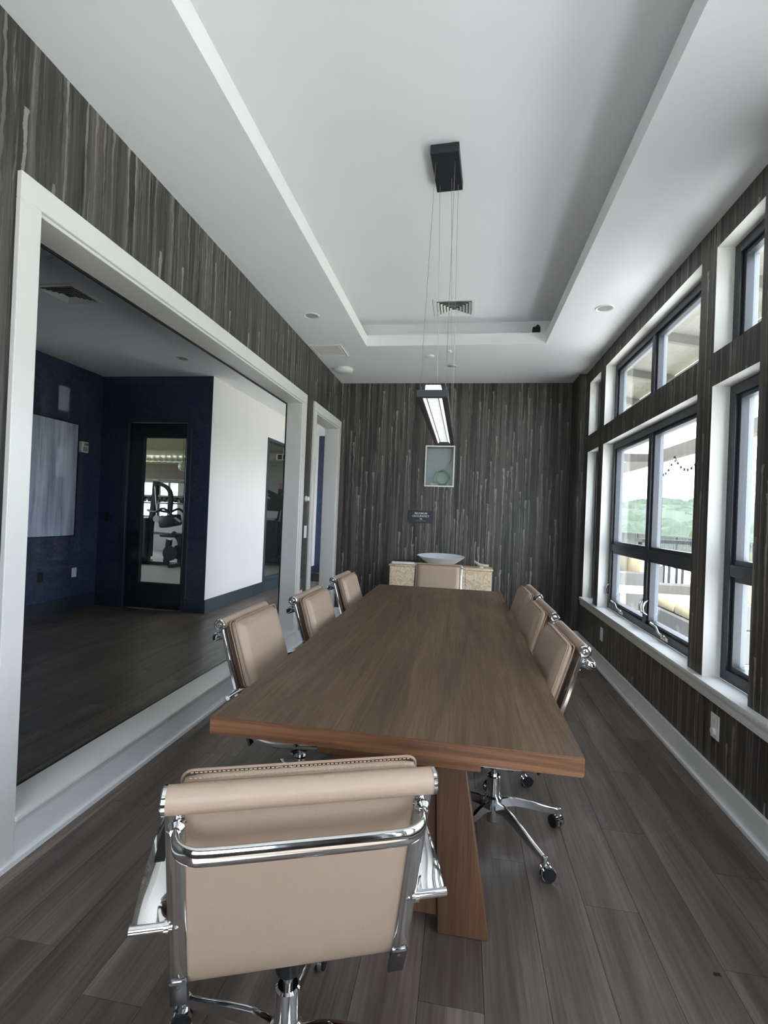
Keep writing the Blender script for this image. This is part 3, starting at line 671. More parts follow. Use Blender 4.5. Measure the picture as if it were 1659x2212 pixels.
    bm = NB(); tube(bm, catmull([(0.07, 0.03, 0.350), (0.13, 0.035, 0.345), (0.17, 0.03, 0.350)], 4), 0.005, 8); cyl(bm, (0.165, 0.03, 0.349), (0.205, 0.028, 0.352), 0.008, 10); obj('lever', bm, 'chrome', mech); bm = NB()
    tube(bm, [(0, 0.115, 0.345), (0, 0.15, 0.340)], 0.008, 8); cyl(bm, (0, 0.15, 0.340), (0, 0.185, 0.336), 0.018, 12); obj('tension_knob', bm, 'black', mech)
    bm = NB(); lathe(bm, [(0.030, 0.285), (0.034, 0.30), (0.034, 0.345)], n=18); obj('column_collar', bm, 'black', t)
    bm = NB(); lathe(bm, [(0.013, 0.20), (0.013, 0.30)], n=14); obj('gas_piston', bm, 'chrome', t)
    bm = NB(); lathe(bm, [(0.022, 0.050), (0.024, 0.055), (0.024, 0.14), (0.038, 0.142), (0.038, 0.158), (0.030, 0.166), (0.029, 0.245), (0.024, 0.25), (0.016, 0.25)], n=22); obj('column_sleeve', bm, 'chrome', t)
    for k in range(5):
        a = R(k*72+BASEROT); dx, dy = math.cos(a), math.sin(a)
        lp = catmull([(dx*0.024, dy*0.024, 0.120), (dx*0.08, dy*0.08, 0.128), (dx*0.16, dy*0.16, 0.112), (dx*0.25, dy*0.25, 0.086), (dx*0.305, dy*0.305, 0.074)], 4)
        n = len(lp); bm = NB(); sweep(bm, lp, [(a_*0.011, b_*0.024) for a_, b_ in ((-1, -0.75), (-0.4, -1), (0.4, -1), (1, -0.75), (0.75, 0.9), (0.3, 1), (-0.3, 1), (-0.75, 0.9))], (0, 0, 1), scales=[(1-0.15*i/n, 1-0.62*i/n) for i in range(n)])
        obj('base_leg', bm, 'chrome', t, ang=45)
        c = Vector((dx*0.309, dy*0.309, 0)); ca = a+R(50+37*k); ux, uy = math.cos(ca), math.sin(ca)
        bm = NB(); lathe(bm, [(0.007, 0.045), (0.007, 0.078), (0.010, 0.080), (0.010, 0.086), (0, 0.089)], c, 10)
        q = c+Vector((uy*0.012, -ux*0.012, 0.027))
        for s in (-1, 1): cyl(bm, q+Vector((ux, uy, 0))*(s*0.0045), q+Vector((ux, uy, 0))*(s*0.0165), 0.0285, 16)
        cyl(bm, q+Vector((ux, uy, 0))*-0.0045, q+Vector((ux, uy, 0))*0.0045, 0.018, 12)
        cs_ = obj('caster', bm, 'chrome', t)
        for s in (-1, 1):
            bm = NB(); cyl(bm, q+Vector((ux, uy, 0))*(s*0.0165), q+Vector((ux, uy, 0))*(s*0.0235), 0.0255, 18); w_ = obj('wheel', bm, 'rubber', cs_)
    return t
BASEROT = -1.0
chair0 = make_chair()
CH = [  # roll centre x, y, yaw, label
    (-0.256, 0.852, 21.3, 'beige leather swivel chair at near head of table, seen from behind'),
    (-0.990, 2.190, -90.5, 'nearest beige leather chair on the left side by the interior window'),
    (-0.900, 2.845, -90.5, 'middle beige leather chair on the left side by the interior window'),
    (-0.915, 3.735, -90.5, 'farthest beige leather chair on the left side near the narrow doorway'),
    (0.473, 2.230, 91.0, 'nearest beige leather chair on the window side of the table'),
    (0.480, 2.905, 91.0, 'middle beige leather chair on the window side of the table'),
    (0.497, 3.535, 91.0, 'farthest beige leather chair on the window side of the table'),
    (-0.225, 5.00, 180.0, 'beige leather chair at far head of table in front of console')]
for i, (x, y, yaw, lab) in enumerate(CH):
    c = chair0 if i == 0 else dup(chair0)
    a = R(yaw); c.location = (x-math.sin(a)*0.298, y+math.cos(a)*0.298, 0); c.rotation_euler = (0, 0, a)
    tag(c, lab, 'chair', 'beige swivel chairs around the conference table')

# ------------------------------------------------------------------ pendant over the table
pz, px0, px1, py0, py1 = 1.84, -0.207, -0.080, 1.985, 3.300
pl = thing('pendant_light', 'linear black pendant with lit crystal bars over the table', 'light', (-0.15, 2.65, 3.28))
obj('canopy', (lambda bm: (boxc(bm, (-0.163, 2.755, 3.300), (0.150, 0.318, 0.05), Matrix.Rotation(R(-3.5), 3, 'Z')), bm)[1])(NB()), 'blackmetal', pl, bevel=0.002, seg=1)
for a, b in ((px0, px0+0.024), (px1-0.024, px1)): obj('side_rail', B(a, b, py0+0.021, py1-0.021, pz, pz+0.03), 'blackmetal', pl, bevel=0.0015, seg=1)
for a, b in ((py0, py0+0.02), (py1-0.02, py1)): obj('cross_bar', B(px0, px1, a, b, pz, pz+0.03), 'blackmetal', pl, bevel=0.0015, seg=1)
for a, b in ((px0+0.0245, px0+0.030), (px1-0.030, px1-0.0245)): obj('led_strip', B(a, b, py0+0.04, py1-0.04, pz+0.006, pz+0.024), 'led', pl, smooth=False)
n = 22; st = (py1-py0-0.10)/n
for k in range(n):
    y = py0+0.045+k*st; h = 0.012*math.sin(k*2.4)
    bm = NB(); box(bm, -0.176, -0.111, y, y+st*0.84, pz+0.010, pz+0.062+h*0.5); obj('crystal_bar', bm, 'crystal', pl, bevel=0.003, seg=1)
    if k < n-1: obj('spacer', B(-0.174, -0.113, y+st*0.86, y+st*0.97, pz+0.012, pz+0.045), 'metal', pl, smooth=False)
for a in (-0.168, -0.119): obj('carrier_rod', (lambda bm: (cyl(bm, (a, py0+0.02, pz+0.008), (a, py1-0.02, pz+0.008), 0.003, 6), bm)[1])(NB()), 'silver', pl)
for (ca, cb_, fx, fy) in ((-0.222, 2.665, px0+0.012, py0+0.03), (-0.118, 2.665, px1-0.012, py0+0.03), (-0.208, 2.86, px0+0.012, py1-0.03), (-0.104, 2.86, px1-0.012, py1-0.03), (-0.140, 2.80, px1-0.014, py1-0.06)):
    bm = NB(); cyl(bm, (fx, fy, pz+0.045), (ca, cb_, 3.276), 0.0011, 6); obj('suspension_wire', bm, 'wire', pl)
    bm = NB(); cyl(bm, (fx, fy, pz+0.03), (fx, fy, pz+0.050), 0.006, 10); obj('wire_grip', bm, 'blackmetal', pl)

# ------------------------------------------------------------------ ceiling fittings
def downlight(x, y, z, label, r=0.07, group='unlit recessed downlights'):
    o = thing('recessed_light', label, 'light', (x, y, z), group)
    bm = NB(); lathe(bm, [(r, 0), (r, -0.004), (r-0.004, -0.006), (r-0.014, -0.004), (r-0.018, -0.0005), (r-0.018, 0)], (x, y, z), 28); obj('trim_ring', bm, 'white', o)
    bm = NB(); lathe(bm, [(r-0.019, -0.001), (r-0.03, 0.0), (0, -0.0005)], (x, y, z-0.0006), 24); obj('lens', bm, 'lightlens', o)
downlight(-1.359, 4.10, H, 'round recessed light in ceiling border above left wall')
downlight(1.029, 4.095, H, 'round recessed light in ceiling border above the windows')
downlight(-0.199, 5.566, H, 'round recessed light in ceiling border near the end wall', 0.062)
downlight(-3.257, 5.246, 3.062, 'round recessed light in the dim hall ceiling', 0.07)
def disc(name, x, y, z, r, h, label, cat):
    o = thing(name, label, cat, (x, y, z)); bm = NB(); lathe(bm, [(r*0.96, 0), (r, -h*0.25), (r*0.97, -h*0.6), (r*0.8, -h*0.9), (r*0.35, -h), (0, -h)], (x, y, z), 28); obj('body', bm, 'white', o)
    bm = NB(); lathe(bm, [(r*1.06, 0), (r*1.06, -h*0.18), (r*0.9, -h*0.2)], (x, y, z), 28); obj('base_ring', bm, 'white', o)
disc('smoke_detector', -1.452, 5.643, H, 0.108, 0.045, 'round white domed detector beside the ceiling grille', 'detector')
disc('ceiling_sensor', -0.412, 5.207, H, 0.045, 0.018, 'small flat white disc on the ceiling border', 'sensor')
disc('sprinkler_cover', -0.205, 5.054, H, 0.024, 0.02, 'tiny white sprinkler cap on the ceiling border', 'sprinkler')
disc('ceiling_speaker', -2.873, 3.106, 3.062, 0.10, 0.02, 'round white cover on the hall ceiling by the vent', 'speaker')
def diffuser(x, y, z, s, label):
    o = thing('ceiling_diffuser', label, 'vent', (x, y, z)); h = s/2
    bm = NB()
    for (a, b, c, d) in ((-h, h, -h, -h+0.035), (-h, h, h-0.035, h), (-h, -h+0.035, -h+0.035, h-0.035), (h-0.035, h, -h+0.035, h-0.035)): box(bm, x+a, x+b, y+c, y+d, z-0.008, z-0.0005)
    obj('flange', bm, 'white', o, bevel=0.0015, seg=1)
    obj('throat', B(x-h+0.036, x+h-0.036, y-h+0.036, y+h-0.036, z-0.002, z-0.0005), 'slot', o, smooth=False)
    for k in range(5):
        q0 = h-0.040-k*0.028; q1 = q0-0.020; zz = z-0.004-k*0.0012; bm = NB()
        if q1 <= 0.01: break
        A = [bm.verts.new((x+sx*q0, y+sy*q0, zz-0.010)) for sx, sy in ((-1, -1), (1, -1), (1, 1), (-1, 1))]; C_ = [bm.verts.new((x+sx*q1, y+sy*q1, zz+0.001)) for sx, sy in ((-1, -1), (1, -1), (1, 1), (-1, 1))]
        A2 = [bm.verts.new(v.co+Vector((0, 0, -0.0015))) for v in A]; C2 = [bm.verts.new(v.co+Vector((0, 0, -0.0015))) for v in C_]
        for i in range(4):
            j = (i+1) % 4; bm.faces.new((A[i], A[j], C_[j], C_[i])); bm.faces.new((A2[i], C2[i], C2[j], A2[j])); bm.faces.new((A[i], A2[i], A2[j], A[j])); bm.faces.new((C_[i], C_[j], C2[j], C2[i]))
        obj('louvre', bm, 'white', o, smooth=False)
diffuser(-0.16, 4.665, Z2, 0.385, 'square louvred air diffuser in the raised tray ceiling')
diffuser(-3.255, 3.58, 3.062, 0.36, 'square louvred air diffuser in the dim hall ceiling')
gr = thing('return_grille', 'white slatted return grille in ceiling border at left wall', 'vent', (-1.45, 4.985, H))
bm = NB(); x0, x1, y0, y1 = -1.622, -1.28, 4.81, 5.163
for q in ((x0, x1, y0, y0+0.03), (x0, x1, y1-0.03, y1), (x0, x0+0.03, y0+0.03, y1-0.03), (x1-0.03, x1, y0+0.03, y1-0.03)): box(bm, *q, H-0.010, H-0.0005)
obj('frame', bm, 'white', gr, bevel=0.0015, seg=1); obj('backing', B(x0+0.031, x1-0.031, y0+0.031, y1-0.031, H-0.002, H-0.0005), 'slot', gr, smooth=False)
for k in range(17):
    xx = x0+0.038+k*0.0165; bm = NB(); prism(bm, [(xx, H-0.009), (xx+0.0055, H-0.003), (xx+0.007, H-0.003), (xx+0.0025, H-0.0095)], 1, y0+0.03, y1-0.03)
    obj('slat', bm, 'white', gr, smooth=False)
cb = thing('cove_cable', 'black cable and connector lying in the far right ceiling cove', 'cable', (0.6, 4.97, H+0.02))
bm = NB(); tube(bm, catmull([(0.83, 4.97, 3.09), (0.74, 4.965, 3.16), (0.70, 4.96, 3.175), (0.60, 4.965, 3.178), (0.52, 4.95, 3.180), (0.47, 4.935, 3.168), (0.43, 4.93, 3.145), (0.38, 4.935, 3.085)], 5), 0.010, 8); obj('cord', bm, 'rubber', cb)
bm = NB(); boxc(bm, (0.628, 4.975, 3.214), (0.07, 0.06, 0.055)); cyl(bm, (0.628, 4.975, 3.235), (0.650, 4.975, 3.262), 0.018, 10); cyl(bm, (0.628, 4.975, 3.19), (0.628, 4.975, 3.071), 0.016, 10); obj('connector', bm, 'rubber', cb, bevel=0.006, seg=1)

# ------------------------------------------------------------------ end wall: open panel box, sign, console and what stands on it
pb = thing('wall_box', 'open grey metal recessed box in end wall with coiled cable inside', 'electrical box', (-0.32, D, 1.756))
bm = NB(); x0, x1, z0, z1 = BOX; t = 0.004
box(bm, x0+0.001, x1-0.001, D+0.098, D+0.102, z0+0.001, z1-0.001); obj('back_plate', bm, 'galv', pb, smooth=False)
bm = NB(); box(bm, x0+0.001, x0+t, D-0.004, D+0.098, z0+0.001, z1-0.001); box(bm, x1-t, x1-0.001, D-0.004, D+0.098, z0+0.001, z1-0.001); box(bm, x0+t, x1-t, D-0.004, D+0.098, z0+0.001, z0+t); box(bm, x0+t, x1-t, D-0.004, D+0.098, z1-t, z1-0.001); obj('side_plates', bm, 'galv', pb, smooth=False)
bm = NB(); w = 0.014
for q in ((x0-w, x1+w, z0-w, z0+0.003), (x0-w, x1+w, z1-0.003, z1+w), (x0-w, x0+0.003, z0+0.003, z1-0.003), (x1-0.003, x1+w, z0+0.003, z1-0.003)): box(bm, q[0], q[1], D-0.006, D-0.0005, q[2], q[3])
obj('rim', bm, 'white', pb, bevel=0.001, seg=1)
bm = NB()
for zz in (z0+0.09, z0+0.33, z0+0.40):
    for xx in (x0+0.012, x1-0.012): boxc(bm, (xx, D+0.02, zz), (0.012, 0.02, 0.02))
obj('tab', bm, 'galv', pb, smooth=False)
bm = NB()
for k, rr in enumerate((0.088, 0.094, 0.082)):
    tube(bm, [(-0.300+0.012*k+rr*math.cos(a*math.pi/14), D+0.035+0.012*k, z0+0.105+rr*1.02*math.sin(a*math.pi/14)) for a in range(28)], 0.0052, 8, closed=True)
cc = tag(obj('cable_coil', bm, 'greencable'), 'coil of pale green cable hanging in the open wall box', 'cable')
bm = NB(); tube(bm, catmull([(-0.185, D+0.086, z1-0.006), (-0.178, D+0.086, z1-0.08), (-0.195, D+0.086, z1-0.17), (-0.25, D+0.086, z1-0.245), (-0.34, D+0.086, z0+0.20), (-0.395, D+0.086, z0+0.10), (-0.39, D+0.086, z0+0.045)], 6), 0.0055, 8)
for xx in (-0.405, -0.36, -0.21): boxc(bm, (xx, D+0.083, z0+0.020), (0.05, 0.024, 0.024))
wc_ = tag(obj('data_cable', bm, 'whitecable'), 'white cable with plugs lying in the open wall box', 'cable')

def text_mesh(body, size, x, z, y):
    c = bpy.data.curves.new('lettering', 'FONT'); c.body = body; c.size = size; c.align_x = 'CENTER'; c.align_y = 'CENTER'; c.extrude = 0.0006; c.offset = size*0.012
    o = bpy.data.objects.new('lettering', c); COL.objects.link(o); dg = bpy.context.evaluated_depsgraph_get(); dg.update()
    me = bpy.data.meshes.new_from_object(o.evaluated_get(dg)); bpy.data.objects.remove(o)
    me.transform(Matrix.Translation((x, y, z)) @ Matrix.Rotation(R(90), 4, 'X')); return me
sg = thing('occupancy_sign', 'black wall sign reading maximum occupancy 10', 'sign', (-0.53, D, 1.276))
obj('plate', B(-0.690, -0.373, D-0.012, D-0.0005, 1.278, 1.432), 'signplate', sg, bevel=0.002, seg=1)
for body, size, z in (('MAXIMUM', 0.0345, 1.398), ('OCCUPANCY', 0.0345, 1.363), ('10', 0.0345, 1.328)):
    me = text_mesh(body, size, -0.532, z, D-0.0126); me.materials.clear(); me.materials.append(M['signtext']); me.transform(Matrix.Translation(-Vector(sg.location)))
    o = bpy.data.objects.new('lettering', me); COL.objects.link(o); o.parent = sg
bm = NB()
for k in range(12): boxc(bm, (-0.587+k*0.010, D-0.0130, 1.3045+0.002*(k % 2)), (0.0035, 0.002, 0.0035))
obj('braille_row', bm, 'signtext', sg, smooth=False)

cn = thing('console_cabinet', 'low cream burl console cabinet against the end wall', 'cabinet', (-0.245, 6.06, 0))
cx0, cx1, cy0, cy1, cz = -0.862, 0.366, 5.885, 6.238, 0.775
obj('body', B(cx0+0.012, cx1-0.012, cy0+0.014, cy1, 0.09, cz-0.022), 'burl', cn, bevel=0.004, seg=1)
obj('top', B(cx0, cx1, cy0, cy1, cz-0.0215, cz), 'burl', cn, bevel=0.006, seg=2)
for k in range(4):
    a = cx0+0.016+k*(cx1-cx0-0.032)/4; b = a+(cx1-cx0-0.032)/4-0.004
    d_ = obj('door', B(a, b, cy0, cy0+0.0135, 0.10, cz-0.026), 'burl', cn, bevel=0.003, seg=1)
    obj('knob', (lambda bm: (lathe(bm, [(0.005, 0), (0.005, 0.012), (0.011, 0.016), (0.009, 0.024), (0, 0.025)], ((b-0.03) if k % 2 == 0 else (a+0.03), cy0, 0.45), 12, Matrix.Rotation(R(90), 3, 'X')), bm)[1])(NB()), 'silver', d_)
obj('plinth', B(cx0+0.04, cx1-0.04, cy0+0.04, cy1-0.02, 0.0, 0.0895), 'black', cn, smooth=False)

bw = NB(); n = 40; RX, RY = 0.292, 0.165; rings = []
for (k, zz, tilt) in ((0.0, 0.0, 0), (0.38, 0.0, 0), (0.46, 0.004, 0), (0.72, 0.052, 0.4), (0.93, 0.096, 0.9), (1.0, 0.113, 1), (0.985, 0.116, 1), (0.90, 0.098, 0.9), (0.68, 0.058, 0.4), (0.40, 0.016, 0), (0.0, 0.012, 0)):
    if k == 0: rings.append([bw.verts.new((-0.25, 6.062, cz+zz+0.0005))])
    else: rings.append([bw.verts.new((-0.25+RX*k*math.cos(2*math.pi*i/n), 6.062+RY*k*math.sin(2*math.pi*i/n), cz+0.0005+zz+tilt*0.020*math.sin(2*math.pi*i/n))) for i in range(n)])
for A, B_ in zip(rings, rings[1:]):
    for i in range(n):
        if len(A) == 1: bw.faces.new((A[0], B_[i], B_[(i+1) % n]))
        elif len(B_) == 1: bw.faces.new((A[i], A[(i+1) % n], B_[0]))
        else: bw.faces.new((A[i], A[(i+1) % n], B_[(i+1) % n], B_[i]))
tag(obj('bowl', bw, 'bowl', ang=60), 'wide shallow pale blue-white bowl on the console', 'bowl')
bk = thing('book', 'hardcover book with black cover on left end of console', 'book', (-0.69, 6.03, cz))
def rotbox(c, s, a):
    bm = NB(); boxc(bm, c, s, Matrix.Rotation(R(a), 3, 'Z')); return bm
obj('pages', rotbox((-0.70, 6.02, cz+0.0195), (0.27, 0.19, 0.030), 4), 'page', bk, smooth=False)
obj('cover', (lambda bm: (boxc(bm, (-0.70, 6.02, cz+0.0362), (0.28, 0.2, 0.003), Matrix.Rotation(R(4), 3, 'Z')), boxc(bm, (-0.70, 6.02, cz+0.0022), (0.28, 0.2, 0.003), Matrix.Rotation(R(4), 3, 'Z')), bm)[2])(NB()), 'cover', bk, smooth=False)
bm = NB(); g = []
for i in range(13):
    row = []
    for j in range(9):
        u = -1+2*i/12; v = -1+2*j/8; x = 0.235+u*0.085; y = 6.04+v*0.055*math.sqrt(max(0.02, 1-u*u*0.8)); z = cz+0.020+0.030*(u*u)*(0.4 if u > 0 else 1.0)+0.022*v*v-0.014*(u+0.2)
        row.append((x, y, z))
    g.append(row)
for dz in (0, 0.006):
    vv = [[bm.verts.new((x, y, z+dz)) for x, y, z in row] for row in g]
    for i in range(12):
        for j in range(8): bm.faces.new((vv[i][j], vv[i+1][j], vv[i+1][j+1], vv[i][j+1]))
    if dz == 0: lo = vv
hi = vv
edge = lambda q: [q[i][0] for i in range(12)]+[q[12][j] for j in range(8)]+[q[i][8] for i in range(12, 0, -1)]+[q[0][j] for j in range(8, 0, -1)]
ea, eb = edge(lo), edge(hi)
for i in range(len(ea)): bm.faces.new((ea[i], ea[(i+1) % len(ea)], eb[(i+1) % len(ea)], eb[i]))
lathe(bm, [(0.03, 0.0006), (0.024, 0.02), (0.02, 0.034)], (0.235, 6.04, cz), 12)
tag(obj('shell_dish', bm, 'stone', ang=60), 'small curled white stone dish on right end of console', 'dish')

# ------------------------------------------------------------------ wall plates
def plate(name, axis, a, u, z, w, h, label, cat, mat='white', d=0.006, sockets=True, sgn=1):
    loc = (a, u, z-h/2) if axis == 0 else (u, a, z-h/2)
    o = thing(name, label, cat, loc)
    def bx(u0, u1, z0, z1, d0, d1):
        lo, hi_ = sorted((a+sgn*d0, a+sgn*d1))
        return B(lo, hi_, u0, u1, z0, z1) if axis == 0 else B(u0, u1, lo, hi_, z0, z1)
    obj('cover_plate', bx(u-w/2, u+w/2, z-h/2, z+h/2, 0.0005, d), mat, o, bevel=0.0015, seg=1)
    if sockets:
        for q in (-1, 1): obj('socket', bx(u-w*0.22, u+w*0.22, z+q*h*0.2-h*0.13, z+q*h*0.2+h*0.13, d, d+0.002), mat, o, bevel=0.0008, seg=1)
    else: obj('rocker', bx(u-w*0.22, u+w*0.22, z-h*0.28, z+h*0.28, d, d+0.003), mat, o, bevel=0.0008, seg=1)
    return o
plate('outlet', 0, XR, 4.92, 0.327, 0.078, 0.122, 'white wall outlet under the windows near the far corner', 'outlet', sgn=-1)
po = plate('outlet', 0, XR, 2.80, 0.343, 0.082, 0.124, 'white wall outlet with a plug cap under the near window', 'outlet', sgn=-1)
obj('plug_cap', (lambda bm: (cyl(bm, (XR-0.006, 2.80, 0.318), (XR-0.020, 2.80, 0.318), 0.017, 14), bm)[1])(NB()), 'white', po)
plate('light_switch', 0, XL, 4.995, 1.150, 0.08, 0.128, 'white light switch on left wall between window and doorway', 'switch', sockets=False)
plate('outlet', 0, XL, 4.93, 0.49, 0.078, 0.120, 'white wall outlet low on left wall behind middle chair', 'outlet')
sn = thing('occupancy_sensor', 'small white rounded sensor on left wall above the light switch', 'sensor', (XL, 4.97, 1.47))
bm = NB(); lathe(bm, [(0.030, 0.0005), (0.030, 0.010), (0.024, 0.020), (0.024, 0.034), (0.014, 0.044), (0, 0.046)], (XL, 4.97, 1.495), 16, Matrix.Rotation(R(90), 3, 'Y')); obj('lens', bm, 'white', sn)
plate('outlet', 0, -4.83, 5.067, 0.472, 0.08, 0.120, 'black wall outlet on the navy hall wall', 'outlet', mat='black')
plate('blank_plate', 0, -4.83, 5.573, 0.476, 0.078, 0.118, 'white wall plate low on the navy hall wall', 'wall plate', sockets=False)
plate('card_reader', 1, 5.95, -4.675, 1.194, 0.075, 0.12, 'small dark card reader beside the gym door', 'card reader', mat='black', sockets=False, sgn=-1, d=0.02)
fa = thing('fire_alarm', 'white wall alarm strobe beside the painting in the hall', 'alarm', (-4.83, 5.62, 2.0))
obj('body', B(-4.8295, -4.785, 5.560, 5.680, 2.00, 2.135), 'white', fa, bevel=0.008, seg=2); obj('strobe', B(-4.7855, -4.765, 5.600, 5.660, 2.085, 2.12), 'metal', fa, bevel=0.004, seg=1); obj('speaker_face', B(-4.7855, -4.778, 5.585, 5.66, 2.015, 2.07), 'lightlens', fa, bevel=0.002, seg=1)
pt = thing('painting', 'large abstract grey-blue canvas in a thin black frame', 'painting', (-4.83, 4.85, 0.937))
obj('canvas', B(-4.829, -4.800, 4.19, 5.51, 0.949, 2.330), 'art', pt, smooth=False)
bm = NB()
for q in ((4.178, 4.19, 0.937, 2.342), (5.51, 5.522, 0.937, 2.342), (4.19, 5.51, 0.937, 0.949), (4.19, 5.51, 2.33, 2.342)): box(bm, -4.829, -4.792, *q)
obj('frame', bm, 'artframe', pt, smooth=False)

# ------------------------------------------------------------------ gym beyond the door and the hall window
du = thing('spiral_duct', 'galvanised spiral air duct under the gym ceiling', 'duct', (-7.3, 13.0, 2.6))
bm = NB(); prof = []; x = -11.1
ringp = []
k = 0
while x < -4.3:
    prof.append((0.175 if k % 4 else 0.186, x)); x += 0.045; k += 1
lathe(bm, [(r_, q+11.1) for r_, q in prof], (-11.1, 13.0, 2.79), 18, Matrix.Rotation(R(90), 3, 'Y')); obj('duct_run', bm, 'duct', du, ang=80)
bm = NB()

for xx in (-10, -8.9, -7): bm = NB(); cyl(bm, (xx, 13.0, 2.96), (xx, 13.0, 3.70), 0.006, 6); obj('hanger_rod', bm, 'metal', du)
obj('register', B(-9.28, -8.98, 12.79, 12.83, 2.70, 2.86), 'blackmetal', du, smooth=False)
bl = tag(obj('roller_blind', B(-11.1, -6.0, 13.90, 13.97, 2.19, 2.63), 'gymband', bevel=0.01, seg=1), 'brown blind band above the gym windows', 'blind')
gl_ = thing('globe_light', 'round white globe hanging in the gym', 'light', (-7.62, 12.5, 2.36)); bm = NB(); lathe(bm, [(0.13*math.sin(math.pi*i/12), -0.13*math.cos(math.pi*i/12)) for i in range(13)], (-7.62, 12.5, 2.46), 18); obj('globe', bm, 'lightlens', gl_); bm = NB(); cyl(bm, (-7.62, 12.5, 2.58), (-7.62, 12.5, 3.70), 0.006, 6); obj('cord', bm, 'rubber', gl_)
em = thing('emergency_light', 'white emergency light unit high in the gym', 'light', (-4.78, 12.55, 2.7)); obj('housing', B(-4.98, -4.60, 12.55, 12.62, 2.70, 2.86), 'white', em, bevel=0.01, seg=1)
for a in (-4.93, -4.77): obj('lens', B(a, a+0.11, 12.53, 12.549, 2.72, 2.84), 'slot', em, bevel=0.004, seg=1)
bm = NB(); cyl(bm, (-4.79, 12.59, 2.86), (-4.79, 12.59, 3.14), 0.01, 6); obj('stem', bm, 'white', em)
tag(obj('notice_plate', B(-5.42, -5.24, 13.985, 13.9995, 1.97, 2.17), 'redplate', bevel=0.003, seg=1), 'pale red notice plate on far gym wall', 'sign')
def bar(parent, name, pts, r=0.035, mat='machine', sq=True):
    bm = NB()
    if sq: sweep(bm, pts, rectp(r, r), None)
    else: tube(bm, pts, r, 10)
    return obj(name, bm, mat, parent, ang=50)
def gym_machine(x, y, label, m=1):
    t = thing('weight_machine', label, 'gym machine', (x, y, 0), 'weight machines in the gym')
    P = lambda a, b, c: (x+a*m, y+b, c)
    bar(t, 'base_beam', [P(-0.5, 0, 0.04), P(0.55, 0, 0.04)], 0.04); bar(t, 'base_beam', [P(0.5, -0.4, 0.04), P(0.5, 0.4, 0.04)], 0.04); bar(t, 'base_beam', [P(-0.45, -0.35, 0.04), P(-0.45, 0.35, 0.04)], 0.04)
    bar(t, 'upright', [P(-0.32, 0, 0.08), P(-0.25, 0, 1.0), P(-0.16, 0, 1.92)], 0.05)
    bar(t, 'top_arm', catmull([P(-0.16, 0, 1.88), P(0.05, 0, 1.82), P(0.18, 0, 1.70), P(0.22, 0, 1.50), P(0.20, 0, 1.2)], 4), 0.04)
    bar(t, 'rear_leg', catmull([P(0.50, 0, 0.08), P(0.52, 0, 0.35), P(0.46, 0, 0.62), P(0.30, 0, 0.75)], 4), 0.045)
    bar(t, 'front_leg', [P(0.16, 0, 0.08), P(0.22, 0, 0.60)], 0.05)
    for s in (-1, 1): bar(t, 'lever_arm', catmull([P(-0.22, 0.2*s, 1.25), P(0.02, 0.28*s, 1.22), P(0.25, 0.3*s, 1.30), P(0.5, 0.28*s, 1.10)], 4), 0.028, 'machine', False)
    for s in (-1, 1): bar(t, 'hand_grip', [P(0.48, 0.28*s, 1.12), P(0.62, 0.24*s, 1.02)], 0.024, 'machsilver', False)
    bm = NB(); boxc(bm, P(0.22, 0, 1.02), (0.42, 0.34, 0.26), Matrix.Rotation(R(-12*m), 3, 'Y')); obj('chest_pad', bm, 'pad', t, bevel=0.05, seg=2)
    bm = NB(); boxc(bm, P(0.28, 0, 0.70), (0.42, 0.36, 0.09)); obj('seat_pad', bm, 'pad', t, bevel=0.03, seg=2)
    bm = NB(); boxc(bm, P(-0.38, 0, 0.62), (0.18, 0.34, 0.9)); obj('weight_stack', bm, 'machine', t, bevel=0.01, seg=1)
    for s in (-1, 1):
        bm = NB(); cyl(bm, P(0.36, 0.16*s, 0.30), P(0.36, 0.20*s, 0.30), 0.17, 20); obj('weight_plate', bm, 'machine', t)
        bm = NB(); cyl(bm, P(-0.05, 0.10*s, 1.06), P(-0.05, 0.13*s, 1.06), 0.08, 16); obj('pulley', bm, 'machsilver', t)
    bm = NB(); cyl(bm, P(-0.14, -0.09, 1.80), P(-0.05, -0.09, 1.10), 0.01, 6); obj('pull_cable', bm, 'machsilver', t)
    bm = NB(); cyl(bm, P(-0.55, -0.25, 0.10), P(-0.55, 0.25, 0.10), 0.08, 12); obj('foot_roller', bm, 'pad', t)
gym_machine(-6.85, 10.45, 'tall black weight machine seen through the gym door glass')
gym_machine(-8.35, 10.9, 'second black weight machine at the left behind the gym door glass', -1)
rk = thing('power_rack', 'dark horizontal rack bars in front of the gym windows', 'gym rack', (-9.0, 12.6, 0))
for xx in (-10.6, -6.6): bar(rk, 'upright', [(xx, 12.6, 0), (xx, 12.6, 2.1)], 0.05)
obj('shelf', B(-10.5, -6.7, 12.36, 12.564, 1.41, 1.455), 'machine', rk, bevel=0.004, seg=1)
for zz in (2.03, 1.60, 0.6): bar(rk, 'cross_bar', [(-10.6, 12.6, zz), (-6.6, 12.6, zz)], 0.035 if zz != 1.6 else 0.055)
for i in range(8):
    xx = -9.9+i*0.32; d_ = thing('dumbbell', ['leftmost', 'second', 'third', 'fourth', 'fifth', 'sixth', 'seventh', 'rightmost'][i]+' dumbbell in the row on the gym rack', 'dumbbell', (xx, 12.45, 1.5), 'dumbbells on the gym rack')
    for s in (-1, 1):
        bm = NB(); cyl(bm, (xx+s*0.05, 12.455, 1.532), (xx+s*0.13, 12.455, 1.532), 0.075, 10); obj('head', bm, 'machine', d_)
    bm = NB(); cyl(bm, (xx-0.05, 12.455, 1.532), (xx+0.05, 12.455, 1.532), 0.017, 8); obj('grip', bm, 'machsilver', d_)
el = thing('treadmill', 'black cardio machine with console seen through hall gym window', 'treadmill', (-4.75, 12.0, 0))
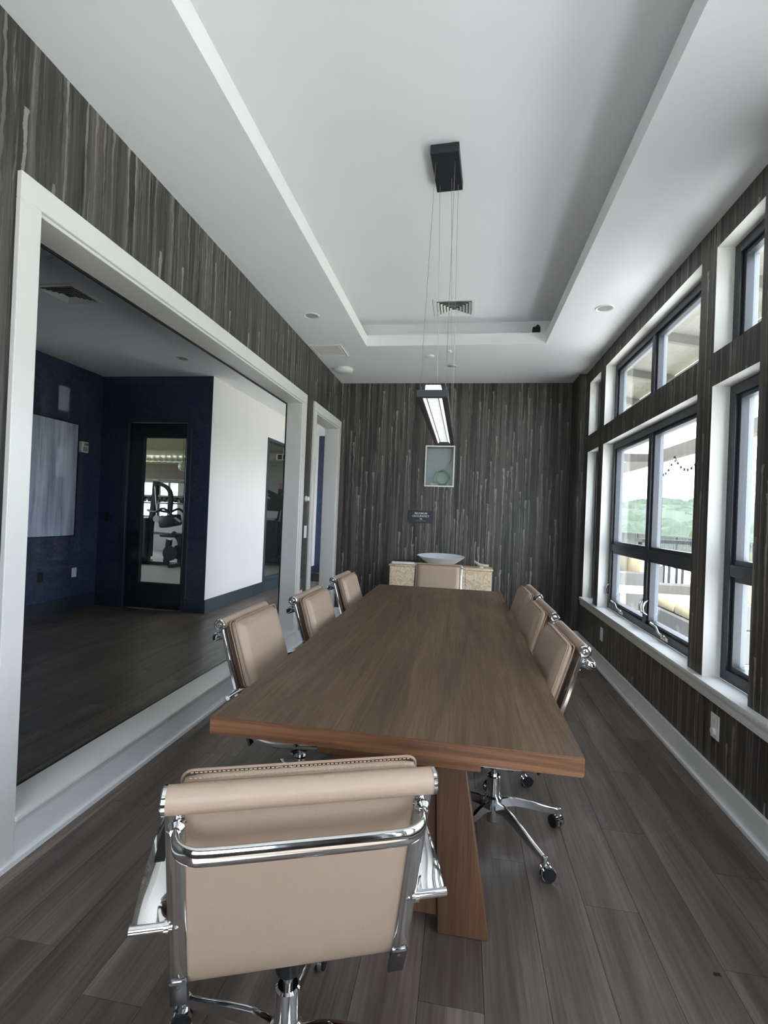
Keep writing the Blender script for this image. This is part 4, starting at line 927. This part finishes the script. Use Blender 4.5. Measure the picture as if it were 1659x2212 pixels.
bm = NB(); boxc(bm, (-4.8, 12.35, 0.14), (0.75, 1.5, 0.16)); obj('deck', bm, 'machine', el, bevel=0.03, seg=1)
bm = NB(); boxc(bm, (-4.8, 12.35, 0.228), (0.52, 1.4, 0.012)); obj('belt', bm, 'rubber', el, smooth=False)
bm = NB(); boxc(bm, (-4.8, 11.75, 0.62), (0.62, 0.30, 0.98)); obj('motor_tower', bm, 'machine', el, bevel=0.06, seg=2)
for s in (-1, 1): bar(el, 'handrail', catmull([(-4.8+s*0.34, 11.7, 0.25), (-4.8+s*0.35, 11.72, 1.1), (-4.8+s*0.35, 11.85, 1.55), (-4.8+s*0.34, 12.45, 1.25)], 4), 0.035, 'machine', False)
bm = NB(); boxc(bm, (-4.8, 11.85, 1.55), (0.72, 0.12, 0.42), Matrix.Rotation(R(-30), 3, 'X')); obj('console', bm, 'machine', el, bevel=0.02, seg=1)
bm = NB(); boxc(bm, (-4.8, 11.70, 1.25), (0.52, 0.02, 0.20), Matrix.Rotation(R(-30), 3, 'X')); obj('display', bm, 'screenwhite', el, bevel=0.004, seg=1)
bar(el, 'arm_bar', [(-5.15, 11.8, 1.95), (-4.45, 12.05, 1.62)], 0.05, 'machine', False); bar(el, 'arm_bar', [(-5.1, 11.75, 1.80), (-4.5, 12.0, 1.48)], 0.03, 'machsilver', False)
for s in (-1, 1): bar(el, 'mast', [(-4.8+s*0.2, 11.8, 1.0), (-4.8+s*0.25, 11.85, 1.9)], 0.04)

# ------------------------------------------------------------------ outside: patio, pavilion, railing, furniture, hills
bm = NB(); box(bm, XRO+0.03, 7.3, -1.75, 24.0, -0.20, -0.05); box(bm, -7.0, 7.3, -14.0, -1.75, -0.20, -0.05); box(bm, -0.36, XRO+0.03, 6.42, 24.0, -0.2, -0.05)  # slab behind the viewer is unseen paving, added to bounce daylight
struct('patio', bm, 'deck', 'pale concrete patio outside the windows, with unseen paving added behind the viewer to bounce light', 'floor', smooth=False)
struct('ground', B(-120, 260, -120, 260, -6.2, -6.0), 'ground', 'grassy ground falling away below the patio', 'ground', smooth=False)
pv = thing('pavilion', 'patio pavilion with timber posts and pale boarded roof', 'pavilion', (4.0, 6.0, -0.05))
for (x, y) in ((5.0, 14.0), (5.0, 10.9), (5.0, 6.6), (5.0, 2.2), (5.0, 18.0)):
    obj('post', B(x-0.10, x+0.10, y-0.10, y+0.10, -0.05, 3.02), 'porchpost', pv, bevel=0.006, seg=1)
obj('beam', B(4.90, 5.10, 2.0, 18.2, 3.021, 3.30), 'porchbeam', pv, bevel=0.006, seg=1)
for y in (14.0, 18.0): obj('tie_beam', B(1.55, 4.899, y-0.08, y+0.08, 3.03, 3.24), 'porchbeam', pv, bevel=0.006, seg=1)
def rz(x): return 6.0-(x-1.52)*0.186
for k in range(42):
    y0 = 5.4+k*0.50; bm = NB(); prism(bm, [(1.54, rz(1.54)), (5.3, rz(5.3)), (5.3, rz(5.3)+0.03), (1.54, rz(1.54)+0.03)], 1, y0, y0+0.494); obj('ceiling_board', bm, 'porchboard', pv, smooth=False)
for y in (24.4, 21.8, 19.2, 16.6, 14.0, 11.4, 8.8, 6.2):
    bm = NB(); prism(bm, [(1.54, rz(1.54)-0.20), (5.3, rz(5.3)-0.20), (5.3, rz(5.3)-0.001), (1.54, rz(1.54)-0.001)], 1, y-0.06, y+0.06); obj('rafter', bm, 'porchbeam', pv, smooth=False)
for x in (5.15, 3.3): obj('purlin', B(x-0.08, x+0.08, 5.4, 26.4, rz(x)-0.42, rz(x)-0.201), 'porchbeam', pv, bevel=0.006, seg=1)
for y in (6.6, 10.9, 14.0): obj('upper_post', B(4.93, 5.07, y-0.07, y+0.07, 3.30, rz(5.15)-0.42), 'porchpost', pv, smooth=False)
sl = thing('string_lights', 'string of clear bulbs hung along the pavilion beam', 'string lights', (4.5, 12.5, 3.2))
wp = []
for (a, b) in (((4.95, 13.80, 2.99), (4.9, 12.4, 2.99)), ((4.9, 12.4, 2.99), (4.95, 11.1, 2.98))):
    for i in range(9):
        q = i/8; wp.append((a[0]+(b[0]-a[0])*q-0.12, a[1]+(b[1]-a[1])*q, a[2]+(b[2]-a[2])*q-0.35*4*q*(1-q)))
bm = NB(); tube(bm, wp, 0.008, 6); obj('wire', bm, 'rubber', sl)
for i in range(0, len(wp), 1):
    x, y, z = wp[i]; bm = NB(); lathe(bm, [(0.012, 0), (0.02, -0.05), (0.045, -0.10), (0.045, -0.13), (0.02, -0.17), (0, -0.175)], (x, y, z), 10); bb = obj('bulb', bm, 'bulb', sl); bm = NB(); cyl(bm, (x, y, z), (x, y, z-0.06), 0.022, 8); obj('socket', bm, 'rubber', bb)
rl = thing('patio_railing', 'black metal picket railing along the patio edge', 'railing', (7.1, 10, -0.05))
obj('top_rail', B(7.06, 7.14, -6.5, 23.9, 1.00, 1.05), 'railing', rl, smooth=False); obj('bottom_rail', B(7.08, 7.12, -6.5, 23.9, 0.05, 0.09), 'railing', rl, smooth=False)
for k in range(17): obj('rail_post', B(7.06, 7.14, -6.4+k*1.88-0.04, -6.4+k*1.88+0.04, -0.05, 1.0), 'railing', rl, smooth=False)
bm = NB()
for k in range(270): box(bm, 7.09, 7.11, -6.3+k*0.111, -6.28+k*0.111, 0.09, 1.0)
obj('pickets', bm, 'railing', rl, smooth=False, kind='stuff')
bt = thing('bar_table', 'high grey slatted bar table on the patio near the post', 'table', (4.6, 11.4, -0.05))
obj('top', B(3.75, 5.45, 11.2, 11.75, 1.00, 1.07), 'wicker', bt, bevel=0.006, seg=1)
for x in (3.85, 5.35):
    for y in (11.28, 11.68): obj('leg', B(x-0.04, x+0.04, y-0.04, y+0.04, -0.05, 0.9995), 'railing', bt, smooth=False)
for x in (4.0, 4.55):
    s_ = thing('bar_stool', 'dark bar stool at the patio bar table, %s' % ('nearer the post' if x > 4.3 else 'nearer the building'), 'stool', (x, 11.0, -0.05), 'bar stools on the patio')
    obj('seat', B(x-0.18, x+0.18, 10.80, 11.14, 0.70, 0.75), 'railing', s_, bevel=0.01, seg=1)
    for a in (-0.15, 0.15):
        for b in (10.83, 11.11): obj('leg', B(x+a-0.02, x+a+0.02, b-0.02, b+0.02, -0.05, 0.6995), 'railing', s_, smooth=False)
def sofa(x, y, l, label, name='outdoor_sofa'):
    o = thing(name, label, 'sofa', (x, y, -0.05), 'patio seating')
    obj('base', B(x, x+0.82, y, y+l, -0.05, 0.30), 'wicker', o, bevel=0.02, seg=1); obj('backrest', B(x+0.66, x+0.82, y, y+l, 0.3005, 0.72), 'wicker', o, bevel=0.02, seg=1)
    for yy in (y, y+l-0.14): obj('arm', B(x, x+0.655, yy, yy+0.14, 0.3005, 0.58), 'wicker', o, bevel=0.02, seg=1)
    n = max(1, round((l-0.3)/0.65)); w = (l-0.29)/n
    for k in range(n):
        obj('seat_cushion', B(x+0.02, x+0.64, y+0.145+k*w, y+0.140+(k+1)*w, 0.301, 0.45), 'tan', o, bevel=0.04, seg=2)
        obj('back_cushion', B(x+0.50, x+0.655, y+0.145+k*w, y+0.140+(k+1)*w, 0.452, 0.80), 'tan', o, bevel=0.04, seg=2)
sofa(2.55, 5.7, 1.7, 'grey wicker patio sofa with cream cushions outside the wide window')
sofa(2.45, 8.75, 1.55, 'grey wicker patio loveseat added behind the low table to darken the bright view', 'added_loveseat')  # added seat, a grey mass in place of reflections on the pane
ct = thing('patio_table', 'low pale patio table beyond the wicker sofa', 'table', (2.5, 7.9, -0.05)); obj('top', B(2.3, 2.95, 7.7, 8.3, 0.36, 0.41), 'bead', ct, bevel=0.006, seg=1)
for x in (2.36, 2.89):
    for y in (7.76, 8.24): obj('leg', B(x-0.03, x+0.03, y-0.03, y+0.03, -0.05, 0.3595), 'bead', ct, smooth=False)
# wooded hills
rnd = random.Random(11)
_t = bmesh.new(); bmesh.ops.create_icosphere(_t, subdivisions=2, radius=1.0); _t.verts.ensure_lookup_table()
ICO_V = [v.co.normalized() for v in _t.verts]; ICO_F = [[v.index for v in f.verts] for f in _t.faces]; _t.free()
def blobs(name, items, mat, parent=None, label=None):
    V = []; F = []
    for c, r, seed in items:
        rr = random.Random(seed); p0, p1, p2 = (rr.random()*6.28 for _ in range(3)); o = len(V)
        for d in ICO_V:
            k = r*(1+0.16*math.sin(4*d.x+p0)+0.14*math.sin(5*d.y+p1)+0.12*math.sin(6*d.z+p2)); V.append((c[0]+d.x*k, c[1]+d.y*k, c[2]+d.z*k*0.85))
        F += [[o+i for i in f] for f in ICO_F]
    me = bpy.data.meshes.new(name); me.from_pydata(V, [], F); me.materials.append(M[mat])
    if parent is not None: me.transform(Matrix.Translation(-wloc(parent)))
    for p in me.polygons: p.use_smooth = True
    o = bpy.data.objects.new(name, me); COL.objects.link(o); o.parent = parent; return o
it = []
for i in range(1500):
    az = R(4+rnd.random()*80); q = rnd.random(); dist = 95+q*85; ridge = 15.0+2.2*math.sin(az*7)+1.5*math.sin(az*17+1)
    z = -4+q*(ridge-4); it.append(((dist*math.sin(az), dist*math.cos(az), z-3.2), 3.0+rnd.random()*2.6, i))
fo = tag(blobs('forest', it, 'forest'), 'dense green wooded hillside beyond the patio', 'forest', kind='stuff')
bm = NB(); N = 40; rows = []
for i in range(N+1):
    az = R(-2+92*i/N); rows.append([bm.verts.new((d_*math.sin(az), d_*math.cos(az), z)) for d_, z in ((80, -6.05), (96, -5.5), (140, 4.0), (175, 9.0), (200, 8.5), (230, -6.05))])
for A, B_ in zip(rows, rows[1:]):
    for j in range(5): bm.faces.new((A[j], A[j+1], B_[j+1], B_[j]))
struct('hillside', bm, 'forest', 'green hill under the forest', 'hill')
tr = thing('tree', 'yellow-green tree growing just beyond the patio railing', 'tree', (10.0, 21.5, -6.0))
bm = NB(); tube(bm, [(10, 21.5, -6.0), (10.05, 21.5, -2), (10, 21.5, 1.2)], 0.22, 8, scales=[1.2, 0.9, 0.4]); obj('trunk', bm, 'bark', tr)
it = []
for i in range(46):
    q = rnd.random(); rr = 1.7*(1-q)**0.8+0.2; a = rnd.random()*6.28; it.append(((10+rr*0.8*math.cos(a), 21.5+rr*0.8*math.sin(a), -2.6+q*4.4), 0.32+0.28*rnd.random(), 900+i))
blobs('crown', it, 'treeleaf', tr)

# a dry leaf fragment on the floor by the window side
bm = NB(); lx, ly = 0.818, 1.672
prism(bm, [(lx-0.012, ly-0.003), (lx-0.004, ly-0.007), (lx+0.003, ly-0.004), (lx+0.011, ly-0.006), (lx+0.008, ly+0.001), (lx+0.012, ly+0.005), (lx+0.001, ly+0.004), (lx-0.006, ly+0.006)], 2, 0.0003, 0.0022)
tag(obj('leaf_fragment', bm, 'rubber', smooth=False), 'tiny dark leaf fragment on the floor at lower right', 'debris')
